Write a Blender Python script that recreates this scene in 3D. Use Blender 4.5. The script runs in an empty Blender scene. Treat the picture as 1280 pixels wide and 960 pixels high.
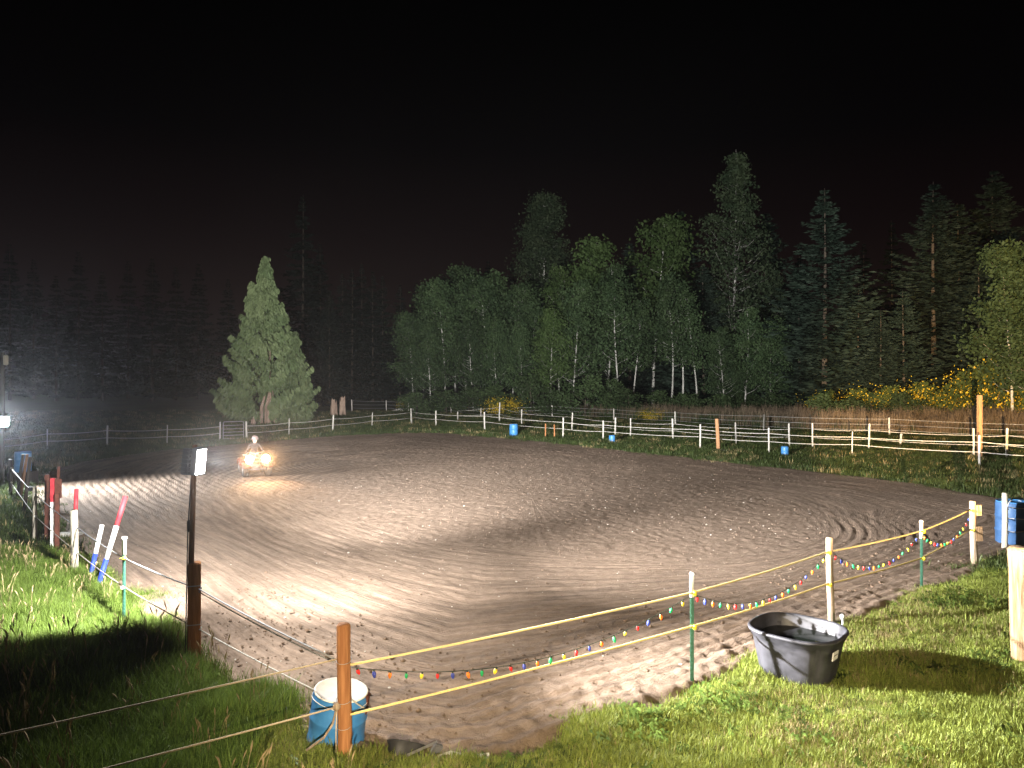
import bpy, bmesh, math, random
import numpy as np
from mathutils import Vector, Matrix, Euler
R = math.radians
random.seed(7); rng = np.random.default_rng(11)
sc = bpy.context.scene
col = sc.collection

# ------------------------------------------------------------------ camera
CH, FPX, HY = 3.9, 940.0, 470.0          # eye height, focal length and horizon row (for a 1280x960 frame)
cam = bpy.data.cameras.new('camera'); cam_o = bpy.data.objects.new('camera', cam); col.objects.link(cam_o)
cam.sensor_width = 36; cam.lens = FPX / 1280 * 36; cam.shift_y = -10 / 1280
cam.clip_start = .05; cam.clip_end = 3000
cam_o.location = (0, 0, CH); cam_o.rotation_euler = (R(90), 0, 0)
sc.camera = cam_o

# ------------------------------------------------------------------ night sky
w = bpy.data.worlds.new('World'); sc.world = w; w.use_nodes = True
nt = w.node_tree; nt.nodes.clear()
out = nt.nodes.new('ShaderNodeOutputWorld'); bg = nt.nodes.new('ShaderNodeBackground')
sky = nt.nodes.new('ShaderNodeTexSky'); sky.sky_type = 'NISHITA'; sky.sun_disc = False
sky.sun_elevation = R(-6); sky.sun_rotation = R(200)
tc = nt.nodes.new('ShaderNodeTexCoord'); sx = nt.nodes.new('ShaderNodeSeparateXYZ')
rmp = nt.nodes.new('ShaderNodeValToRGB')                      # glow of far towns low over the horizon, all round
e = rmp.color_ramp.elements
e[0].position = 0.0; e[0].color = (.0095, .0052, .0042, 1)
e[1].position = .42; e[1].color = (.00020, .00015, .00018, 1)
for p, c in ((.10, (.0078, .0040, .0035, 1)), (.19, (.0038, .0018, .0019, 1)), (.29, (.0009, .00055, .0007, 1))):
    k = e.new(p); k.color = c
mx = nt.nodes.new('ShaderNodeMix'); mx.data_type = 'RGBA'; mx.blend_type = 'ADD'; mx.inputs[0].default_value = .0006
nt.links.new(tc.outputs['Generated'], sx.inputs[0]); nt.links.new(sx.outputs['Z'], rmp.inputs[0])
nt.links.new(rmp.outputs[0], mx.inputs[6]); nt.links.new(sky.outputs[0], mx.inputs[7])
nt.links.new(mx.outputs[2], bg.inputs[0]); bg.inputs[1].default_value = 1.0
nt.links.new(bg.outputs[0], out.inputs[0])

# ------------------------------------------------------------------ lamps' strengths (the lamps themselves sit in their fixtures)
POLE_RIGHT_W, POLE_AWAY_W = 500, 400       # broad light of the two heads on the pole
POLE_RIGHT_BEAM, POLE_AWAY_BEAM, POLE_LEFT_BEAM, POLE_LAWN_BEAM, POLE_NEAR_BEAM = 92000, 200000, 9000, 52000, 9500
FAR_LAMP_W, FAR_LAMP_BEAM = 1800, 7000
YARD_COOL, YARD_WARM, PORCH = 46000, 430000, 8500
HEADLIGHT = 1700
HAZE = .00030
COOL = (1.0, .97, .93); WHITE = (.93, .97, 1.0); WARM = (1.0, .64, .29)

# ------------------------------------------------------------------ exposure and render
vs = sc.view_settings; vs.view_transform = 'Standard'; vs.look = 'None'; vs.exposure = 0; vs.gamma = 1; vs.use_curve_mapping = False
sc.render.engine = 'CYCLES'; cy = sc.cycles
cy.use_denoising = True
try: cy.denoiser = 'OPENIMAGEDENOISE'
except Exception: pass
cy.max_bounces = 4; cy.diffuse_bounces = 2; cy.glossy_bounces = 2; cy.transmission_bounces = 4; cy.volume_bounces = 0
cy.transparent_max_bounces = 8; cy.sample_clamp_indirect = 2; cy.volume_step_rate = 4; cy.volume_max_steps = 64

# ------------------------------------------------------------------ helpers
def P(px, py, z=0.0):
    d = (CH - z) * FPX / (py - HY)
    return Vector(((px - 640) / FPX * d, d, z))
def D(px, py, d):                         # point seen at a pixel, d metres ahead
    return Vector(((px - 640) / FPX * d, d, CH - (py - HY) / FPX * d))

def tag(o, label=None, cat=None, group=None, kind=None):
    if label: o['label'] = label
    if cat: o['category'] = cat
    if group: o['group'] = group
    if kind: o['kind'] = kind
    return o
def empty(name, loc=(0, 0, 0), rz=0):
    o = bpy.data.objects.new(name, None); col.objects.link(o); o.location = loc; o.rotation_euler = (0, 0, rz)
    o.empty_display_size = .1
    return o
def link(name, me, m=None, parent=None, loc=(0, 0, 0), rot=(0, 0, 0), scale=None):
    o = bpy.data.objects.new(name, me); col.objects.link(o)
    if m is not None and not me.materials: me.materials.append(m)
    o.parent = parent; o.location = loc; o.rotation_euler = rot
    if scale is not None: o.scale = scale if hasattr(scale, '__len__') else (scale,) * 3
    return o

class MB:
    def __init__(s): s.v = []; s.f = []
    def add(s, v, f):
        n = len(s.v); s.v += [tuple(p) for p in v]; s.f += [tuple(i + n for i in q) for q in f]; return s
    def tube(s, pts, r, n=6, caps=True):
        pts = [Vector(p) for p in pts]; rs = r if hasattr(r, '__len__') else [r] * len(pts)
        v = []; f = []; up = None
        for i, p in enumerate(pts):
            t = (pts[min(i + 1, len(pts) - 1)] - pts[max(i - 1, 0)]).normalized()
            if up is None: up = Vector((0, 0, 1)) if abs(t.z) < .9 else Vector((1, 0, 0))
            a = t.cross(up)
            if a.length < 1e-5: a = t.orthogonal()
            a.normalize(); b = a.cross(t).normalized(); up = b
            for k in range(n):
                q = 2 * math.pi * k / n
                v.append(p + (a * math.cos(q) + b * math.sin(q)) * rs[i])
        for i in range(len(pts) - 1):
            for k in range(n):
                f.append((i*n + k, i*n + (k+1) % n, (i+1)*n + (k+1) % n, (i+1)*n + k))
        if caps:
            f.append(tuple(range(n))[::-1]); f.append(tuple(range((len(pts)-1)*n, len(pts)*n)))
        return s.add(v, f)
    def lathe(s, prof, n=24, M=None, cap=True):
        v = []; f = []
        for (r, z) in prof:
            for k in range(n):
                q = 2 * math.pi * k / n; v.append(Vector((r*math.cos(q), r*math.sin(q), z)))
        for i in range(len(prof) - 1):
            for k in range(n): f.append((i*n+k, i*n+(k+1) % n, (i+1)*n+(k+1) % n, (i+1)*n+k))
        if cap: f.append(tuple(range(n))[::-1]); f.append(tuple(range((len(prof)-1)*n, len(prof)*n)))
        if M is not None: v = [M @ p for p in v]
        return s.add(v, f)
    def box(s, c, size, M=None, ch=0.0):
        x, y, z = [q / 2 for q in size]; c = Vector(c)
        b = bmesh.new(); bmesh.ops.create_cube(b, size=1)
        for q in b.verts: q.co = Vector((q.co.x*2*x, q.co.y*2*y, q.co.z*2*z))
        if ch: bmesh.ops.bevel(b, geom=b.edges[:], offset=ch, segments=2, affect='EDGES')
        b.verts.ensure_lookup_table(); b.verts.index_update()
        v = [q.co.copy() for q in b.verts]; f = [[q.index for q in g.verts] for g in b.faces]; b.free()
        v = [(M @ q if M is not None else q) + c for q in v]
        return s.add(v, f)
    def mesh(s, name, smooth=False):
        me = bpy.data.meshes.new(name); me.from_pydata(s.v, [], s.f); me.update()
        if smooth: me.polygons.foreach_set('use_smooth', [True] * len(me.polygons))
        return me
    def build(s, name, m, parent=None, smooth=False, **k):
        return link(name, s.mesh(name, smooth), m, parent, **k)

def quads_mesh(name, V, smooth=False):     # V: (n,4,3)
    V = np.asarray(V, np.float32); n = len(V); me = bpy.data.meshes.new(name)
    me.vertices.add(n*4); me.vertices.foreach_set('co', V.reshape(-1))
    me.loops.add(n*4); me.loops.foreach_set('vertex_index', np.arange(n*4, dtype=np.int32))
    me.polygons.add(n); me.polygons.foreach_set('loop_start', np.arange(n, dtype=np.int32)*4)
    me.update(calc_edges=True); return me
def grid_mesh(name, X, Y, Z, keep=None, smooth=True):
    ny, nx = X.shape; idx = np.arange(ny*nx).reshape(ny, nx)
    F = np.stack([idx[:-1, :-1], idx[:-1, 1:], idx[1:, 1:], idx[1:, :-1]], -1).reshape(-1, 4)
    if keep is not None:
        kk = (keep[:-1, :-1] & keep[:-1, 1:] & keep[1:, 1:] & keep[1:, :-1]).reshape(-1); F = F[kk]
    V = np.stack([X, Y, Z], -1).reshape(-1, 3)
    used = np.zeros(len(V), bool); used[F.reshape(-1)] = True
    mp = np.cumsum(used) - 1; V = V[used]; F = mp[F]
    me = bpy.data.meshes.new(name)
    me.vertices.add(len(V)); me.vertices.foreach_set('co', V.astype(np.float32).reshape(-1))
    me.loops.add(F.size); me.loops.foreach_set('vertex_index', F.astype(np.int32).reshape(-1))
    me.polygons.add(len(F)); me.polygons.foreach_set('loop_start', np.arange(len(F), dtype=np.int32)*4)
    me.update(calc_edges=True)
    if smooth: me.polygons.foreach_set('use_smooth', np.ones(len(F), bool))
    return me

def vnoise(x, y, s, seed=0):               # smooth value noise on arrays
    r = np.random.default_rng(seed); T = r.random((256, 256))
    u = x / s; v = y / s; i = np.floor(u).astype(int); j = np.floor(v).astype(int); fu = u - i; fv = v - j
    fu = fu*fu*(3-2*fu); fv = fv*fv*(3-2*fv)
    a = T[i % 256, j % 256]; b = T[(i+1) % 256, j % 256]; c = T[i % 256, (j+1) % 256]; d = T[(i+1) % 256, (j+1) % 256]
    return (a*(1-fu)+b*fu)*(1-fv) + (c*(1-fu)+d*fu)*fv

# ------------------------------------------------------------------ materials
def mat(name, c1, c2=None, scale=6, rough=.8, bump=0, bscale=None, stretch=(1, 1, 1), spec=.3, metal=0, emit=None, es=0, rand=None, trans=0, detail=4, lo=.35, hi=.65, coords='Object'):
    m = bpy.data.materials.new(name); m.use_nodes = True; t = m.node_tree; b = t.nodes['Principled BSDF']
    b.inputs['Base Color'].default_value = (*c1, 1); b.inputs['Roughness'].default_value = rough
    b.inputs['Specular IOR Level'].default_value = spec; b.inputs['Metallic'].default_value = metal
    if emit: b.inputs['Emission Color'].default_value = (*emit, 1); b.inputs['Emission Strength'].default_value = es
    need = c2 is not None or bump
    if need:
        tc = t.nodes.new('ShaderNodeTexCoord'); mp = t.nodes.new('ShaderNodeMapping'); mp.inputs['Scale'].default_value = stretch
        t.links.new(tc.outputs[coords], mp.inputs[0])
    last = None
    if c2 is not None:
        n = t.nodes.new('ShaderNodeTexNoise'); n.inputs['Scale'].default_value = scale; n.inputs['Detail'].default_value = detail
        t.links.new(mp.outputs[0], n.inputs['Vector'])
        r = t.nodes.new('ShaderNodeValToRGB'); r.color_ramp.elements[0].color = (*c1, 1); r.color_ramp.elements[1].color = (*c2, 1)
        r.color_ramp.elements[0].position = lo; r.color_ramp.elements[1].position = hi
        t.links.new(n.outputs['Fac'], r.inputs[0]); last = r.outputs[0]
    if rand:
        oi = t.nodes.new('ShaderNodeObjectInfo'); hs = t.nodes.new('ShaderNodeHueSaturation')
        mr = t.nodes.new('ShaderNodeMapRange'); mr.inputs['To Min'].default_value = 1 - rand; mr.inputs['To Max'].default_value = 1 + rand
        t.links.new(oi.outputs['Random'], mr.inputs[0]); t.links.new(mr.outputs[0], hs.inputs['Value'])
        if last is None: hs.inputs['Color'].default_value = (*c1, 1)
        else: t.links.new(last, hs.inputs['Color'])
        last = hs.outputs[0]
    if last is not None: t.links.new(last, b.inputs['Base Color'])
    if bump:
        n2 = t.nodes.new('ShaderNodeTexNoise'); n2.inputs['Scale'].default_value = bscale or scale*3; n2.inputs['Detail'].default_value = 6
        t.links.new(mp.outputs[0], n2.inputs['Vector'])
        bp = t.nodes.new('ShaderNodeBump'); bp.inputs['Strength'].default_value = bump; bp.inputs['Distance'].default_value = .03
        t.links.new(n2.outputs['Fac'], bp.inputs['Height']); t.links.new(bp.outputs[0], b.inputs['Normal'])
    if trans:
        tr = t.nodes.new('ShaderNodeBsdfTranslucent'); ms = t.nodes.new('ShaderNodeMixShader'); ms.inputs[0].default_value = trans
        if last is not None: t.links.new(last, tr.inputs[0])
        else: tr.inputs[0].default_value = (*c1, 1)
        t.links.new(b.outputs[0], ms.inputs[1]); t.links.new(tr.outputs[0], ms.inputs[2]); t.links.new(ms.outputs[0], t.nodes['Material Output'].inputs[0])
    return m
def wood(name, a, b_, k=1): return mat(name, a, b_, scale=9, rough=.85, bump=.5*k, bscale=30, stretch=(3, 3, .22), detail=7, lo=.40, hi=.62)
M = {}
M['brown_wood'] = wood('brown_treated_wood', (.23, .095, .035), (.33, .15, .06))
M['dark_brown'] = wood('dark_brown_wood', (.13, .065, .03), (.20, .10, .05))
M['grey_wood'] = wood('weathered_grey_wood', (.28, .26, .21), (.40, .37, .30))
M['pale_wood'] = wood('pale_wood', (.22, .165, .115), (.40, .32, .235))
M['log_wood'] = wood('peeled_log', (.15, .09, .045), (.31, .205, .115), 1.2)
M['orange_wood'] = wood('orange_cedar', (.24, .125, .06), (.33, .18, .09))
M['black_wood'] = wood('tarred_wood', (.028, .022, .018), (.05, .04, .03))
M['white_post'] = mat('weathered_white_post', (.36, .345, .31), (.50, .48, .44), scale=5, rough=.7, bump=.2, stretch=(2, 2, .5))
M['white_plastic'] = mat('white_plastic', (.75, .75, .73), (.66, .66, .63), scale=12, rough=.45)
M['white_rope'] = mat('white_rope', (.42, .405, .37), (.34, .325, .29), scale=40, rough=.8)
M['yellow_rope'] = mat('yellow_rope', (.62, .47, .16), (.72, .58, .26), scale=40, rough=.8)
M['cream_rope'] = mat('cream_rope', (.66, .54, .26), (.58, .46, .20), scale=40, rough=.8)
M['tan_rope'] = mat('tan_rope', (.45, .36, .24), (.55, .45, .31), scale=40, rough=.8)
M['grey_rope'] = mat('grey_rope', (.20, .205, .22), (.28, .285, .30), scale=40, rough=.7)
M['wire'] = mat('galvanised_wire', (.32, .32, .32), rough=.5, metal=.3)
M['green_steel'] = mat('green_painted_steel', (.03, .10, .07), (.045, .13, .09), scale=14, rough=.45)
M['yellow_plastic'] = mat('yellow_plastic', (.75, .58, .04), rough=.4)
M['black_plastic'] = mat('black_plastic', (.012, .012, .013), (.03, .03, .032), scale=8, rough=.55)
M['blue'] = mat('blue_barrel_plastic', (.035, .16, .40), (.05, .20, .46), scale=7, rough=.42, spec=.4, bump=.06, bscale=40)
M['blue_dark'] = mat('dull_blue_plastic', (.025, .065, .15), (.035, .085, .19), scale=7, rough=.5)
M['red_paint'] = mat('red_paint', (.40, .03, .045), (.52, .06, .07), scale=9, rough=.55)
M['white_paint'] = mat('white_paint', (.78, .78, .76), (.68, .67, .64), scale=9, rough=.55)
M['blue_paint'] = mat('blue_paint', (.02, .045, .36), (.03, .06, .45), scale=9, rough=.55)
M['rust'] = mat('rusty_red', (.06, .022, .016), (.11, .036, .022), scale=12, rough=.85)
M['metal'] = mat('dull_metal', (.34, .34, .35), (.24, .23, .22), scale=14, rough=.45, metal=.7)
M['lamp_grey'] = mat('lamp_housing', (.10, .10, .105), rough=.5)
M['lamp_glow'] = mat('lit_lens', (.9, .9, .9), emit=(1, .98, .95), es=60)
M['far_glow'] = mat('lit_far_lens', (.9, .9, .9), emit=(.9, .95, 1), es=400)
M['head_glow'] = mat('lit_headlight', (.9, .9, .9), emit=(1, .66, .36), es=120)
M['concrete'] = mat('pale_concrete', (.36, .35, .32), (.50, .48, .44), scale=9, rough=.9, bump=.3)
M['alder_bark'] = mat('pale_alder_bark', (.20, .20, .185), (.48, .47, .44), scale=3, rough=.9, stretch=(1, 1, .35), bump=.2)
M['fir_bark'] = mat('fir_bark', (.045, .036, .028), (.08, .066, .05), scale=4, rough=.95, stretch=(2, 2, .4), bump=.4)
M['cedar_bark'] = mat('cedar_bark', (.22, .15, .115), (.36, .27, .21), scale=5, rough=.95, stretch=(3, 3, .3), bump=.4)
M['snag_bark'] = mat('bleached_trunk', (.26, .25, .23), (.38, .37, .34), scale=3, rough=.9, stretch=(2, 2, .3))
def leafmat(n, a, b, k=.78): return mat(n, tuple(q*k for q in a), tuple(q*k for q in b), scale=.55, rough=.7, rand=.22, trans=.25, spec=.2, detail=3)
M['alder_leaf'] = leafmat('alder_leaf', (.035, .065, .028), (.065, .105, .042))
M['bright_leaf'] = leafmat('young_leaf', (.05, .09, .026), (.08, .125, .04))
M['cotton_leaf'] = leafmat('cottonwood_leaf', (.035, .06, .03), (.065, .09, .045))
M['spruce_needle'] = leafmat('spruce_needle', (.018, .034, .023), (.036, .056, .038))
M['fir_needle'] = leafmat('fir_needle', (.010, .018, .013), (.018, .028, .019))
M['cedar_frond'] = leafmat('cedar_frond', (.09, .128, .058), (.15, .19, .092), 1)
M['shrub_leaf'] = leafmat('shrub_leaf', (.035, .06, .022), (.06, .095, .036))
M['broom_green'] = leafmat('broom_green', (.06, .09, .022), (.09, .12, .03))
M['broom_flower'] = mat('broom_blossom', (.46, .31, .015), (.58, .42, .03), scale=3, rough=.6, trans=.2)
def grassmat(n, a, b): return mat(n, a, b, scale=.9, rough=.55, rand=.35, trans=.3, spec=.25, detail=3, coords='Generated')
M['lawn'] = grassmat('lawn_blade', (.125, .165, .026), (.19, .22, .046))
M['tall'] = grassmat('meadow_blade', (.085, .145, .022), (.135, .19, .035))
M['seed'] = mat('dry_seed_head', (.28, .21, .11), (.36, .28, .16), rough=.8, rand=.3)
M['dry'] = mat('dry_grass', (.20, .16, .075), (.30, .24, .12), scale=2, rough=.7, rand=.3, trans=.25)
M['reed'] = mat('dry_reed', (.105, .078, .052), (.17, .13, .09), scale=2, rough=.8, rand=.3, trans=.2)
M['field'] = grassmat('pasture_blade', (.036, .058, .016), (.06, .08, .023))
M['weed'] = grassmat('broad_weed', (.065, .11, .02), (.10, .15, .03))

# soil: raked sandy dirt with damp and dry streaks; ground: earth under grass
def soil(name, a, b, c, bump, bs, flow=False):
    m = bpy.data.materials.new(name); m.use_nodes = True; t = m.node_tree; bs_ = t.nodes['Principled BSDF']
    bs_.inputs['Roughness'].default_value = .95; bs_.inputs['Specular IOR Level'].default_value = .12
    tc = t.nodes.new('ShaderNodeTexCoord')
    n1 = t.nodes.new('ShaderNodeTexNoise'); n1.inputs['Scale'].default_value = .22; n1.inputs['Detail'].default_value = 5
    n2 = t.nodes.new('ShaderNodeTexNoise'); n2.inputs['Scale'].default_value = 7; n2.inputs['Detail'].default_value = 8; n2.inputs['Roughness'].default_value = .7
    n3 = t.nodes.new('ShaderNodeTexNoise'); n3.inputs['Scale'].default_value = bs; n3.inputs['Detail'].default_value = 8; n3.inputs['Roughness'].default_value = .75
    for n in (n1, n2, n3): t.links.new(tc.outputs['Object'], n.inputs['Vector'])
    r1 = t.nodes.new('ShaderNodeValToRGB'); r1.color_ramp.elements[0].color = (*a, 1); r1.color_ramp.elements[1].color = (*b, 1)
    r1.color_ramp.elements[0].position = .38; r1.color_ramp.elements[1].position = .62
    t.links.new(n1.outputs['Fac'], r1.inputs[0])
    r2 = t.nodes.new('ShaderNodeValToRGB'); r2.color_ramp.elements[0].position = .40; r2.color_ramp.elements[1].position = .72
    t.links.new(n2.outputs['Fac'], r2.inputs[0])
    mx = t.nodes.new('ShaderNodeMix'); mx.data_type = 'RGBA'; mx.inputs[7].default_value = (*c, 1)
    mm = t.nodes.new('ShaderNodeMath'); mm.operation = 'MULTIPLY'; mm.inputs[1].default_value = .6
    t.links.new(r2.outputs[0], mm.inputs[0]); t.links.new(mm.outputs[0], mx.inputs[0]); t.links.new(r1.outputs[0], mx.inputs[6])
    colr = mx.outputs[2]; hgt = n3.outputs['Fac']
    if flow:                                # streaks drawn out along the harrow's passes, finer grooves in the relief
        at = t.nodes.new('ShaderNodeAttribute'); at.attribute_name = 'flow'; sp = t.nodes.new('ShaderNodeSeparateXYZ'); t.links.new(at.outputs['Vector'], sp.inputs[0])
        cb = t.nodes.new('ShaderNodeCombineXYZ'); t.links.new(sp.outputs[0], cb.inputs[0]); t.links.new(sp.outputs[1], cb.inputs[1])
        na = t.nodes.new('ShaderNodeTexNoise'); na.inputs['Scale'].default_value = 3.2; na.inputs['Detail'].default_value = 6; na.inputs['Roughness'].default_value = .65; t.links.new(cb.outputs[0], na.inputs['Vector'])
        nb = t.nodes.new('ShaderNodeTexNoise'); nb.inputs['Scale'].default_value = 14; nb.inputs['Detail'].default_value = 4; t.links.new(cb.outputs[0], nb.inputs['Vector'])
        ra = t.nodes.new('ShaderNodeMapRange'); ra.inputs['From Min'].default_value = .34; ra.inputs['From Max'].default_value = .66; ra.inputs['To Min'].default_value = .66; ra.inputs['To Max'].default_value = 1.42; t.links.new(na.outputs['Fac'], ra.inputs[0])
        one = t.nodes.new('ShaderNodeMix'); one.inputs[2].default_value = 1.0; t.links.new(sp.outputs[2], one.inputs[0]); t.links.new(ra.outputs[0], one.inputs[3])
        hv = t.nodes.new('ShaderNodeHueSaturation'); t.links.new(one.outputs[0], hv.inputs['Value']); t.links.new(colr, hv.inputs['Color']); colr = hv.outputs[0]
        ad = t.nodes.new('ShaderNodeMath'); ad.operation = 'MULTIPLY_ADD'; ad.inputs[1].default_value = 1.3; t.links.new(nb.outputs['Fac'], ad.inputs[0]); t.links.new(n3.outputs['Fac'], ad.inputs[2]); hgt = ad.outputs[0]
    t.links.new(colr, bs_.inputs['Base Color'])
    bp = t.nodes.new('ShaderNodeBump'); bp.inputs['Strength'].default_value = bump; bp.inputs['Distance'].default_value = .03
    t.links.new(hgt, bp.inputs['Height']); t.links.new(bp.outputs[0], bs_.inputs['Normal'])
    return m
M['dirt'] = soil('raked_arena_dirt', (.155, .112, .083), (.190, .140, .106), (.265, .205, .160), .8, 30, True)
M['earth'] = soil('grassy_earth', (.045, .06, .02), (.06, .085, .025), (.075, .075, .035), .8, 9)

# ------------------------------------------------------------------ arena outline and ground
AP = [(450, 925), (560, 940), (640, 925), (700, 897), (800, 868), (865, 846), (930, 818), (1000, 790), (1060, 767), (1150, 733), (1216, 708),
      (1300, 684), (1400, 672), (1400, 648), (1280, 630), (1150, 606), (1000, 588), (900, 577), (750, 560), (650, 549), (560, 541), (500, 541), (420, 545),
      (300, 555), (200, 563), (100, 578), (50, 595), (45, 610), (60, 635), (90, 668), (125, 700), (165, 738), (200, 775), (240, 815), (290, 860), (340, 895)]
APW = np.array([P(*p)[:2] for p in AP])
def sdf(x, y):                             # signed distance to the arena's edge, negative inside
    x = np.asarray(x, float); y = np.asarray(y, float)
    d = np.full(x.shape, 1e9); ins = np.zeros(x.shape, bool); n = len(APW)
    for i in range(n):
        ax, ay = APW[i]; bx, by = APW[(i+1) % n]; ex, ey = bx-ax, by-ay
        t = np.clip(((x-ax)*ex + (y-ay)*ey) / (ex*ex+ey*ey), 0, 1)
        d = np.minimum(d, np.hypot(x-ax-t*ex, y-ay-t*ey))
        c = ((ay > y) != (by > y)) & (x < (bx-ax)*(y-ay)/((by-ay) if abs(by-ay) > 1e-9 else 1e-9) + ax)
        ins ^= c
    return np.where(ins, -d, d)
def edge(x, y): return sdf(x, y) + (vnoise(x, y, .9, 3)-.5)*.7 + (vnoise(x, y, .25, 4)-.5)*.25
def hill(x, y): return (vnoise(x, y, 2.2, 1)-.5)*.10 + (vnoise(x, y, .6, 2)-.5)*.05
def gz(x, y):
    s = np.clip((edge(x, y)+.15)/.6, 0, 1); return hill(x, y)*s*1.0 + .02*s - .16*(1-s)

# far ground: one sheet to the horizon, coarse; the near part finer
def ground():
    xs = np.concatenate([-np.geomspace(1500, 45, 26), np.arange(-44.6, 45, .30), np.geomspace(45.4, 1500, 26)])
    ys = np.concatenate([-np.geomspace(400, 4, 14), np.arange(-3.6, 62, .30), np.geomspace(62.5, 1800, 40)])
    X, Y = np.meshgrid(xs, ys); return grid_mesh('ground', X, Y, gz(X, Y))
tag(link('ground', ground(), M['earth']), 'dark grassy earth running from the camera to the woods', kind='structure')

# riding arena: raked ring round a rough, trodden middle
def arena():
    st = .047
    xs = np.arange(-20.5, 22.5, st); ys = np.arange(6.6, 54, st); X, Y = np.meshgrid(xs, ys)
    s = sdf(X, Y); keep = s < .75
    cx, cy_, a, b, th = 0.6, 24.2, 9.1, 6.4, R(-47)
    u = (X-cx)*math.cos(th)+(Y-cy_)*math.sin(th); v = -(X-cx)*math.sin(th)+(Y-cy_)*math.cos(th)
    rho = np.sqrt((u/a)**2+(v/b)**2)+1e-6
    dE0 = (rho-1)*np.hypot(u, v)/rho; dE = dE0 + (vnoise(X, Y, 2.5, 9)-.5)*.8
    out_ = np.clip(dE/.5, 0, 1)
    ring = np.maximum(dE, 0)/(np.maximum(dE, 0)+np.maximum(-s, .05)+.01)
    ph = ring*9.0 + (vnoise(X, Y, 3, 5)-.5)*.35
    arc = np.clip(1.5*np.exp(-(((X-8.3)/2.6)**2+((Y-18.4)/2.7)**2))-.12, 0, 1)*np.clip(dE0/.25, 0, 1)               # the tight turn by the near fence
    left = np.clip((-X-6)/5, 0, 1)*np.clip((Y-17)/6, 0, 1)
    near = np.clip((12.8-(Y-.62*X))/2.5, 0, 1)
    wob = .35+1.1*vnoise(X, Y, 1.6, 6)
    amp = .004*wob; ampl = (.012*left + .004 + .009*near)*wob
    per = .30
    z = out_*amp*np.sin(2*np.pi*ph*.75/per) + out_*ampl*np.sin(2*np.pi*(s+.25*vnoise(X, Y, 2.2, 8))/.25)
    saw = (dE0+.10*vnoise(X, Y, 1.5, 21))/.27; saw = saw-np.floor(saw); z += arc*.021*(np.where(saw < .75, saw/.75, (1-saw)/.25)-.5)*(.5+.9*vnoise(X, Y, 1.1, 22))
    z += out_*.003*np.sin(2*np.pi*ph*.75/.83+3*vnoise(X, Y, 4, 7))
    # clods, hoof prints
    c1 = vnoise(X, Y, .30, 12)-.5; c2 = vnoise(X, Y, .16, 13)-.5; c3 = vnoise(X, Y, .09, 14)-.5
    rough = (1-out_)*.42 + .34 + .45*np.clip((Y-30)/8, 0, 1)*out_
    c4 = vnoise(X+3, Y, .062, 19)-.5
    z += rough*(.012*c1+.026*c2+.026*c3+.014*c4)
    pit = np.clip(vnoise(X, Y, .34, 15)-.70, 0, 1); z -= rough*pit*.06
    bank = np.clip((s+1.7)/1.7, 0, 1)*np.clip((16-Y)/4, 0, 1)          # loose clods pushed up along the near edge
    z += bank*(.01+.08*np.maximum(vnoise(X, Y, .13, 16)-.5, 0)+.03*c3+.02*c4)
    z += (vnoise(X, Y, 5, 17)-.5)*.06
    z -= np.clip((s-.1)/.6, 0, 1)*.25
    me = grid_mesh('arena', X, Y, z, keep); at = me.attributes.new('flow', 'FLOAT_VECTOR', 'POINT')
    n = len(me.vertices); co = np.empty(n*3, np.float32); me.vertices.foreach_get('co', co); co = co.reshape(-1, 3); i_ = np.rint((co[:, 1]-ys[0])/st).astype(int); j_ = np.rint((co[:, 0]-xs[0])/st).astype(int)
    fl = np.stack([(ph*1.6)[i_, j_], (np.arctan2(v, u)*1.6)[i_, j_], out_[i_, j_]], -1).astype(np.float32); at.data.foreach_set('vector', fl.reshape(-1)); return me
tag(link('arena_ground', arena(), M['dirt']), 'raked brown dirt riding arena', kind='structure')

# ------------------------------------------------------------------ fences
def gzz(x, y): return float(gz(np.array([x]), np.array([y]))[0])
def base(px, py):
    p = P(px, py); return Vector((p.x, p.y, gzz(p.x, p.y) if sdf(p.x, p.y) > .2 else -.02))
def round_post(h, r, n=12, seed=0, taper=.06, cham=.02, depth=.3):
    q = random.Random(seed); prof = []; m = MB(); v = []; f = []
    zs = [-depth, 0, h*.25, h*.5, h*.75, h-cham, h]
    for i, z in enumerate(zs):
        rr = r*(1-taper*max(z, 0)/h) - (cham*.7 if i == len(zs)-1 else 0)
        for k in range(n):
            a = 2*math.pi*k/n; j = 1+.05*math.sin(3*a+seed)+q.uniform(-.03, .03)
            v.append((rr*j*math.cos(a)+.008*math.sin(z*3+seed), rr*j*math.sin(a), z))
    for i in range(len(zs)-1):
        for k in range(n): f.append((i*n+k, i*n+(k+1) % n, (i+1)*n+(k+1) % n, (i+1)*n+k))
    f.append(tuple(range((len(zs)-1)*n, len(zs)*n)))
    return m.add(v, f)
def steel_post(h):                          # a T profile, studs on its face
    m = MB(); s = [(-.024, -.004), (.024, -.004), (.024, .004), (.004, .004), (.004, .034), (-.004, .034), (-.004, .004), (-.024, .004)]
    v = [(x, y, z) for z in (-.3, h) for x, y in s]; n = len(s)
    f = [(k, (k+1) % n, n+(k+1) % n, n+k) for k in range(n)] + [tuple(range(n))[::-1], tuple(range(n, 2*n))]
    m.add(v, f)
    z = .1
    while z < h-.06: m.box((0, -.007, z), (.012, .008, .02)); z += .055
    return m
def post_sleeve(h):
    return MB().lathe([(.03, -h), (.03, -.02), (.034, -.018), (.034, 0), (.026, .012), (.006, .016)], 10)
clip_me = MB().box((0, 0, 0), (.07, .03, .03), ch=.008).lathe([(.02, -.03), (.026, -.01), (.026, .01), (.02, .03)], 8, Matrix.Translation((.03, -.02, 0))).mesh('clip', True)
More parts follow.
